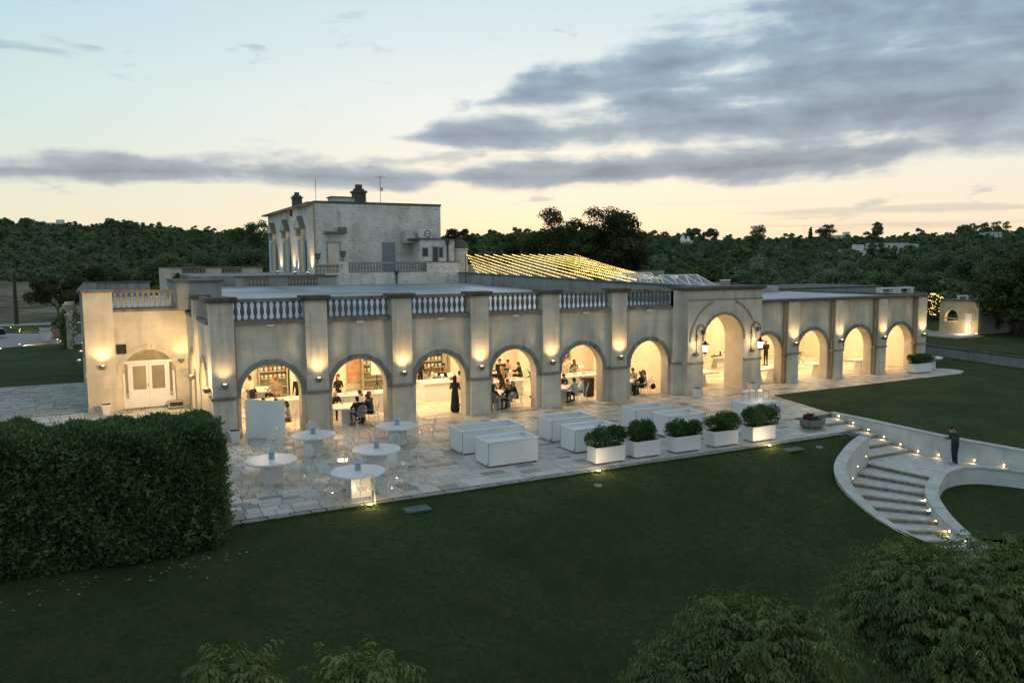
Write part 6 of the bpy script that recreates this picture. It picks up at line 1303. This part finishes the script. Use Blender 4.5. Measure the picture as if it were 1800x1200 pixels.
pts=np.array(pts)+np.array([0,0,-.1]); ln=np.array(ln); obj('side_shoots',leaf_mesh('side_shoots',pts,np.array(axs),np.array(nr),ln,ln*.4,M['hedge'],.45+.55*rs.rand(len(ln))),hg)
lpart(MB().bbox(-5.5,4.75,-.75,.85,-.15,2.45,.2),'filler_core',mat('hedge_core',(.008,.012,.006),1,.3,6),hg)  # near-black filler box added inside the leaves to stop see-through
for k in range(70):
    pass
n=70; fx=rs.uniform(-9,-1.2,n); fy=-12.45-np.abs(rs.randn(n))*.45-.0*fx; fz=np.array([lawn_z(a,b)+.02 for a,b in zip(fx,fy)]); fl_=leaf_mesh('fallen_leaves',np.stack([fx,fy,fz],1),np.stack([rs.randn(n),rs.randn(n),rs.rand(n)*.2],1),np.tile([0,0,1.],(n,1))+.3*unit(n,rs),rs.uniform(.05,.11,n),rs.uniform(.03,.06,n),M['petal']); tag(obj('fallen_leaves',fl_),'pale fallen leaves scattered at the foot of the hedge','leaves',None,'stuff')
def sprig_crown(cx,cy,cz,rx,ry,rz,nsprig,seed,ll=.15,fill=1.0,mtl='fleaf'):
    """drooping compound sprigs over a lumpy crown"""
    rs=np.random.RandomState(seed); nb=30; u=unit(nb,rs); rad=rs.uniform(.4,.9,nb); bc=u*rad[:,None]*np.array([rx,ry,rz]); br=rs.uniform(.3,.5,nb)*rx*(1.15-.4*rad)
    k=rs.randint(0,nb,nsprig); d=unit(nsprig,rs); d[:,2]=np.abs(d[:,2])*np.where(rs.rand(nsprig)<.82,1,-1); base=bc[k]+d*(br[k]*rs.uniform(.55,1.0,nsprig))[:,None]
    out=d.copy(); out[:,2]*=.35; out/=np.linalg.norm(out,axis=1,keepdims=True); P=[];A=[];Nn=[];L=[];RV=[]
    sl=rs.uniform(.22,.5,nsprig); nl=11; sv=rs.rand(nsprig)
    for j in range(nl):
        f=(j+.5)/nl; p=base+out*(sl*f)[:,None]; p[:,2]+=sl*(.55*f-.75*f*f); tang=out.copy(); tang[:,2]+=.55-1.5*f
        side=np.cross(out,np.array([0,0,1.])); side/=np.linalg.norm(side,axis=1,keepdims=True).clip(1e-5); s=1 if j%2 else -1
        ax=tang*.55+side*s*.75+rs.randn(nsprig,3)*.2; ax[:,2]-=.55+.3*rs.rand(nsprig)
        P.append(p);A.append(ax);Nn.append(d*.6+np.array([0,0,.8])+rs.randn(nsprig,3)*.25);L.append(rs.uniform(.75,1.2,nsprig)*ll*(1-.25*abs(f-.4)));RV.append(sv*.6+rs.rand(nsprig)*.4)
    P=np.concatenate(P)+np.array([cx,cy,cz]);A=np.concatenate(A);Nn=np.concatenate(Nn);L=np.concatenate(L); return leaf_mesh('crown',P,A,Nn,L,L*.34,M[mtl],np.concatenate(RV),.18)
def fg_tree(label,x,y,top,parts_,seed,ll=.115):
    g=min(lawn_z(x,y)-.1,-2.2); t=thing('garden_tree',label,'tree',(x,y,g)); lpart(trunk_mb(top-g-3.0,.13,6,1.2,top-g-1.2,seed),'trunk',M['bark'],t,True)
    for i,(dx,dy,z,rx,ry,rz,ns) in enumerate(parts_): obj('crown' if i==0 else 'branch_cluster',sprig_crown(dx,dy,z-g,rx,ry,rz,ns,seed+i,ll),t)
    return t
fg_tree('large leafy tree filling the lower right corner',9.3,-24.6,1.9,[(.15,0,.35,1.95,1.9,1.45,6300),(-.75,.75,.75,.75,.75,.85,1300),(1.2,-.4,.6,1.2,1.1,1.0,2200)],300)
fg_tree('leafy tree with drooping foliage at the bottom right of centre',4.1,-24.5,1.9,[(-.15,-.1,.6,1.35,1.2,1.25,4200),(-1.15,.25,.45,.75,.7,.78,1200),(1.15,-.3,-.15,.8,.8,.75,1400)],320)
fg_tree('leafy tree top poking into the bottom edge left of centre',-2.4,-24.6,2.6,[(-.62,.45,2.12,.34,.34,.74,260),(.5,.0,2.0,.5,.46,.68,380),(0,-.2,1.0,.9,.8,.65,560)],340,.12)
# pool-side wall glimpsed between the trees
t=thing('terrace_edge','grey stone terrace edge glimpsed between the two foreground trees','wall',(12.5,-18.15,-2.78)); t.rotation_euler=(0,0,R(10)); lpart(MB().box(-2.2,2.0,-.13,.13,-.6,.06),'kerb',M['kerb'],t); lpart(MB().box(-1.5,2.0,-.9,-.14,-.6,-.04),'paving',M['offwhite'],t)
t=thing('red_rose','single red rose between the two foreground trees','flower',(6.3,-23.4,.2)); obj('bloom',crown_mesh('bloom',.05,.05,0,5,60,.04,M['flower'],93),t); lpart(MB().tube([(0,0,-1.4),(0,0,0)],.008,4),'stem',M['bark'],t)
# shrubs at the right edge
t=thing('dark_shrub','dark feathery shrub at the right edge beside the oval wall','shrub',(24.4,-18.0,-1.8)); obj('foliage',crown_mesh('foliage',.9,.7,.7,14,2600,.1,M['hedge'],61),t); lpart(MB().tube([(0,0,-.2),(0,0,.6)],.04),'stem',M['bark'],t)
for i,(x,y,rx,h,lab) in enumerate(((66.0,8.2,3.4,3.6,'dark rounded bush mass right of the pavilion, nearer one'),(70.5,7.5,4.2,4.4,'dark rounded bush mass right of the pavilion, farther one'),(62.5,2.8,2.6,1.7,'low bush lit at its edge by the pavilion ground light'))):
    t=thing('garden_bush',lab,'bush',(x,y,.6)); obj('foliage',crown_mesh('foliage',rx,h*.55,h*.42,24,5200,.22,M['oak' if i<2 else 'ivy'],400+i),t); lpart(MB().tube([(0,0,-.2),(0,0,h*.5)],.1),'stem',M['bark'],t)
# ------------------------------------------------------------------ grass blades on the near lawn
n=150000; rs=np.random.RandomState(21); gy=-10.86-rs.rand(n)**.8*13.5; gr=np.array([lawn_right(v) for v in gy]); gx=-9+(gr+8.85)*rs.rand(n)
e=n//12; gy[:e]=-10.84-rs.rand(e)**2*.16; gx[:e]=-1.4+rs.rand(e)*23.6
gz=np.array([lawn_z(a,b)+.025*math.sin(a*.7+b)*math.sin(b*.9)*(b<-12) for a,b in zip(gx,gy)]); pat=.5+.5*np.sin(gx*.9+1.7*np.sin(gy*.6))*np.sin(gy*1.1+gx*.3)
ax=np.stack([rs.randn(n)*.45,rs.randn(n)*.45,np.ones(n)],1); gm=leafmat('grass_blade',(.036,.064,.019),(.098,.142,.044),(.17,.165,.07),.7,.15)
tag(obj('grass',leaf_mesh('grass',np.stack([gx,gy,gz-.005],1),ax,np.stack([rs.randn(n),rs.randn(n),np.full(n,.2)],1),rs.uniform(.03,.06,n)*(.7+.6*pat),rs.uniform(.008,.015,n),gm,np.clip(.6*pat+.5*rs.rand(n)+.12*(rs.rand(n)<.06),0,1))),'short mown grass of the front lawn',None,None,'stuff')
# ------------------------------------------------------------------ trees behind the hall
def at(px,d):  # ground position under image column px at distance d
    v=(fwd+rt2*((px-900)/1400)); return CAM.x+v.x*d,CAM.y+v.y*d
def bigtree(px,d,ytop,wpx,label,m,nleaf,ls,seed,name='oak_tree',**k):
    x,y=at(px,d); z=hill_z(x,y)-.2; top=7+(462-ytop)/1400*d*1.0; tree(name,label,(x,y,z),top-z,wpx/2/1400*d,m,nleaf,ls,seed,**k)
bigtree(1064,92,364,142,'tall spreading oak right of the two behind the fairy lights','oak',19000,.33,501,trunk=.2,nblob=60,blobr=(.30,.46))
bigtree(978,98,374,128,'tall broad oak left of the two behind the fairy lights','oak',17000,.33,502,trunk=.18,nblob=56,blobr=(.30,.46))
bigtree(905,105,402,80,'rounded oak at the left of the group behind the fairy lights','oak',7000,.36,503,trunk=.2,nblob=24)
bigtree(1030,80,430,70,'lit shrubby tree standing just behind the fairy light canopy','ivy',6000,.26,504,trunk=.15,nblob=24)
bigtree(793,96,388,62,'dark tree just right of the villa wall','oak',6000,.3,505,trunk=.2,nblob=22)
bigtree(822,110,395,34,'thin-topped tree right of the villa','oak',1700,.3,506,trunk=.4,nblob=16)
bigtree(1790,66,440,150,'large tree filling the right edge behind the bushes','ivy',12000,.3,507,trunk=.15,nblob=40)
bigtree(1640,110,455,120,'broad dark tree behind the right end of the hall','wood2',8000,.4,508,trunk=.1,nblob=30)
bigtree(1560,120,452,110,'broad dark tree behind the rear wing','wood2',8000,.4,509,trunk=.1,nblob=30)
bigtree(1470,125,458,90,'rounded olive tree behind the hall roof','wood1',6000,.4,510,trunk=.1,nblob=26)
bigtree(1230,95,462,100,'rounded dark green tree behind the right skylight','ivy',6500,.34,511,trunk=.1,nblob=26)
bigtree(1330,110,462,90,'rounded olive tree behind the portal','wood1',6000,.38,512,trunk=.1,nblob=26)
bigtree(1720,95,430,100,'tall dark tree behind the pavilion','wood2',8000,.36,513,trunk=.1,nblob=30)
bigtree(440,150,432,110,'dark tree mass left of the villa','wood2',8000,.5,514,trunk=.1,nblob=30)
bigtree(330,160,438,150,'wide dark tree mass behind the terrace parapet','wood2',9000,.5,515,trunk=.1,nblob=34)
# skyline trees one can tell apart
for i,(px,d,yt,wp,lab,nm,kw) in enumerate((
 (205,450,382,22,'round tree on the left skyline, left one of a pair','skyline_tree',{}),(237,450,384,30,'round tree on the left skyline, right one of a pair','skyline_tree',{}),(60,470,380,30,'round tree on the left skyline near the hill house','skyline_tree',{}),(20,470,378,36,'round tree at the far left of the skyline','skyline_tree',{}),
 (1447,480,399,38,'broad umbrella pine on the right skyline','umbrella_pine',dict(trunk=.45,flat=.2)),(1535,480,394,18,'layered cedar on the right skyline','cedar_tree',dict(trunk=.2)),(1327,470,398,30,'airy bare-topped tree on the skyline right of the oaks','skyline_tree',dict(trunk=.3)),(1419,500,401,5,'small pointed cypress on the right skyline','cypress_tree',dict(trunk=.05)),
 (1215,470,403,26,'flat umbrella pine right of the oaks, left one','umbrella_pine',dict(trunk=.5,flat=.2)),(1247,470,405,30,'flat umbrella pine right of the oaks, right one','umbrella_pine',dict(trunk=.5,flat=.2)),(1735,500,396,60,'wide tree clump on the far right skyline','skyline_tree',{}),(1690,500,399,40,'tree clump on the far right skyline, left of the widest','skyline_tree',{}),(460,330,383,46,'dark tree on the skyline touching the villa','skyline_tree',{}),(430,380,398,40,'low round tree on the skyline left of the villa','skyline_tree',{}))):
    x,y=at(px,d); z=hill_z(x,y)-.5; top=7+(462-yt)/1400*d; tree(nm,lab,(x,y,z),max(4,top-z),wp/2/1400*d,'wood2',1900,.8,600+i,nblob=24,limbs=4,group='skyline trees',blobr=(.42,.66),**kw)
# far white houses
HOUSES=[]
def house(px,py,d,wd,hh,label,roof=None,wins=3,dep=6):
    d0=d
    best=(1e9,d)
    for dd in range(150,640,6):
        x,y=at(px,dd); zz=hill_z(x,y)+2.4; q=Vector((x,y,zz))-CAM; yy=600-1400*q.dot(up2)/q.dot(fwd); best=min(best,(abs(yy-py),dd))
    d=best[1]; x,y=at(px,d); p=Vector((x,y,hill_z(x,y)+2.0)); HOUSES.append((px,wd/2/d*1400+8,d)); wd=wd*d/d0; hh=hh*d/d0; t=thing('white_house',label,'house',(p.x,p.y,p.z),-YAW,'white houses on the hills'); lpart(MB().box(-wd/2,wd/2,0,dep,-3,hh),'wall',M['offwhite'],t); lpart(MB().box(-wd/2-.1,wd/2+.1,-.1,dep+.1,hh,hh+.18),'roof_slab',M['pot'],t)
    for k in range(wins): x=-wd/2+(k+.7)*wd/(wins+.4); lpart(MB().box(x-.4,x+.4,-.03,.02,hh*.35,hh*.75),'window',M['pipe'],t)
    if roof=='tower': lpart(MB().box(wd*.1,wd*.45,1,4,hh+.18,hh+2.2),'tower',M['offwhite'],t)
    if roof=='cone': lpart(MB().lathe([(1.6,hh+.18),(.9,hh+2),(.15,hh+3.4)],-wd*.2,2.5,10),'cone_roof',M['pot'],t); lpart(MB().lathe([(1.3,hh+.18),(.7,hh+1.6),(.12,hh+2.7)],wd*.2,2.5,10),'cone_roof',M['pot'],t)
    return t
house(107,388,560,12,3.2,'white hilltop house on the left skyline','tower'); house(452,413,330,5.2,2.6,'small white house with dark windows left of the villa')
house(1476,415,460,9,3,'white house below the umbrella pine','tower'); house(1556,438,330,16,2.8,'long white house in the middle of the right hillside',None,5); house(1592,440,325,7,2.6,'low white house end beside the long one'); house(1640,430,400,8,2.6,'white house right of the long one, left of two','tower'); house(1668,432,400,6,2.4,'white house right of the long one, right of two','cone'); house(1737,415,450,9,2.4,'white house high on the far right hill'); house(1204,431,300,5,1.8,'little white cone-roofed house on the hillside behind the skylights','cone',2); house(1495,449,260,8,1.8,'low white farm wall with chimney on the hillside','tower',0,3); house(1415,424,440,5,1.6,'tiny white house left of the umbrella pine',None,2)
# ------------------------------------------------------------------ woodland: one mass, instanced clumps
protos=bpy.data.collections.new('woodland_protos')
for i,(m_,rx,rz) in enumerate((('wood1',2.6,1.9),('wood2',3.0,2.3),('wood1',3.2,1.8),('wood2',2.4,2.6),('wood1',2.9,2.1))):
    me=crown_mesh('clump%d'%i,rx,rz,rz*.75,16,1300,.55,M[m_],700+i,.7); o=bpy.data.objects.new('clump%d'%i,me); protos.objects.link(o)
rs=np.random.RandomState(9); pts=[]; scl=[]
for k in range(60000):
    if len(pts)>=8200: break
    a=R(rs.uniform(-9,64)); d=math.sqrt(rs.uniform(95**2,700**2)) if rs.rand()<.62 else rs.uniform(95,330); x=CAM.x+d*math.sin(a); y=CAM.y+d*math.cos(a)
    if x<2 and y<215+25*math.sin(x*.1): continue
    if x<8 and y<120: continue
    pxv=Vector((x,y,0))-CAM; dep=pxv.dot(fwd); pxx=900+1400*pxv.dot(rt2)/dep
    if d<115 and pxx<1250: continue
    if d<150 and pxx<470: continue
    if any(abs(pxx-hp)<hw and hd-26<d<hd+8 for hp,hw,hd in HOUSES): continue
    pts.append((x,y,hill_z(x,y)-.3)); scl.append(rs.uniform(.6,1.25)*(.8+.45*rs.rand()**3)*(1+.35*(d>300)))
me=bpy.data.meshes.new('woodland'); me.from_pydata(pts,[],[]); n=len(pts)
for nm,vals in (('scl',scl),('rotz',rs.uniform(0,6.28,n))):
    at_=me.attributes.new(nm,'FLOAT','POINT'); at_.data.foreach_set('value',np.array(vals,np.float32))
at_=me.attributes.new('idx','INT','POINT'); at_.data.foreach_set('value',rs.randint(0,5,n).astype(np.int32))
wo=tag(obj('woodland',me),'dark mass of olive and oak woodland covering the hills',None,None,'stuff')
ng=bpy.data.node_groups.new('woodland','GeometryNodeTree'); ng.interface.new_socket('Geometry',in_out='INPUT',socket_type='NodeSocketGeometry'); ng.interface.new_socket('Geometry',in_out='OUTPUT',socket_type='NodeSocketGeometry')
gi=ng.nodes.new('NodeGroupInput'); go=ng.nodes.new('NodeGroupOutput'); ip=ng.nodes.new('GeometryNodeInstanceOnPoints'); ci=ng.nodes.new('GeometryNodeCollectionInfo'); ci.inputs[0].default_value=protos; ci.inputs[1].default_value=True; ci.inputs[2].default_value=True
def na(name,typ):
    q=ng.nodes.new('GeometryNodeInputNamedAttribute'); q.data_type=typ; q.inputs[0].default_value=name; return q.outputs[0]
cb_=ng.nodes.new('ShaderNodeCombineXYZ'); ng.links.new(na('rotz','FLOAT'),cb_.inputs[2]); L=ng.links.new
L(gi.outputs[0],ip.inputs['Points']); L(ci.outputs[0],ip.inputs['Instance']); ip.inputs['Pick Instance'].default_value=True; L(na('idx','INT'),ip.inputs['Instance Index']); L(cb_.outputs[0],ip.inputs['Rotation']); L(na('scl','FLOAT'),ip.inputs['Scale']); L(ip.outputs[0],go.inputs[0])
md=wo.modifiers.new('scatter','NODES'); md.node_group=ng
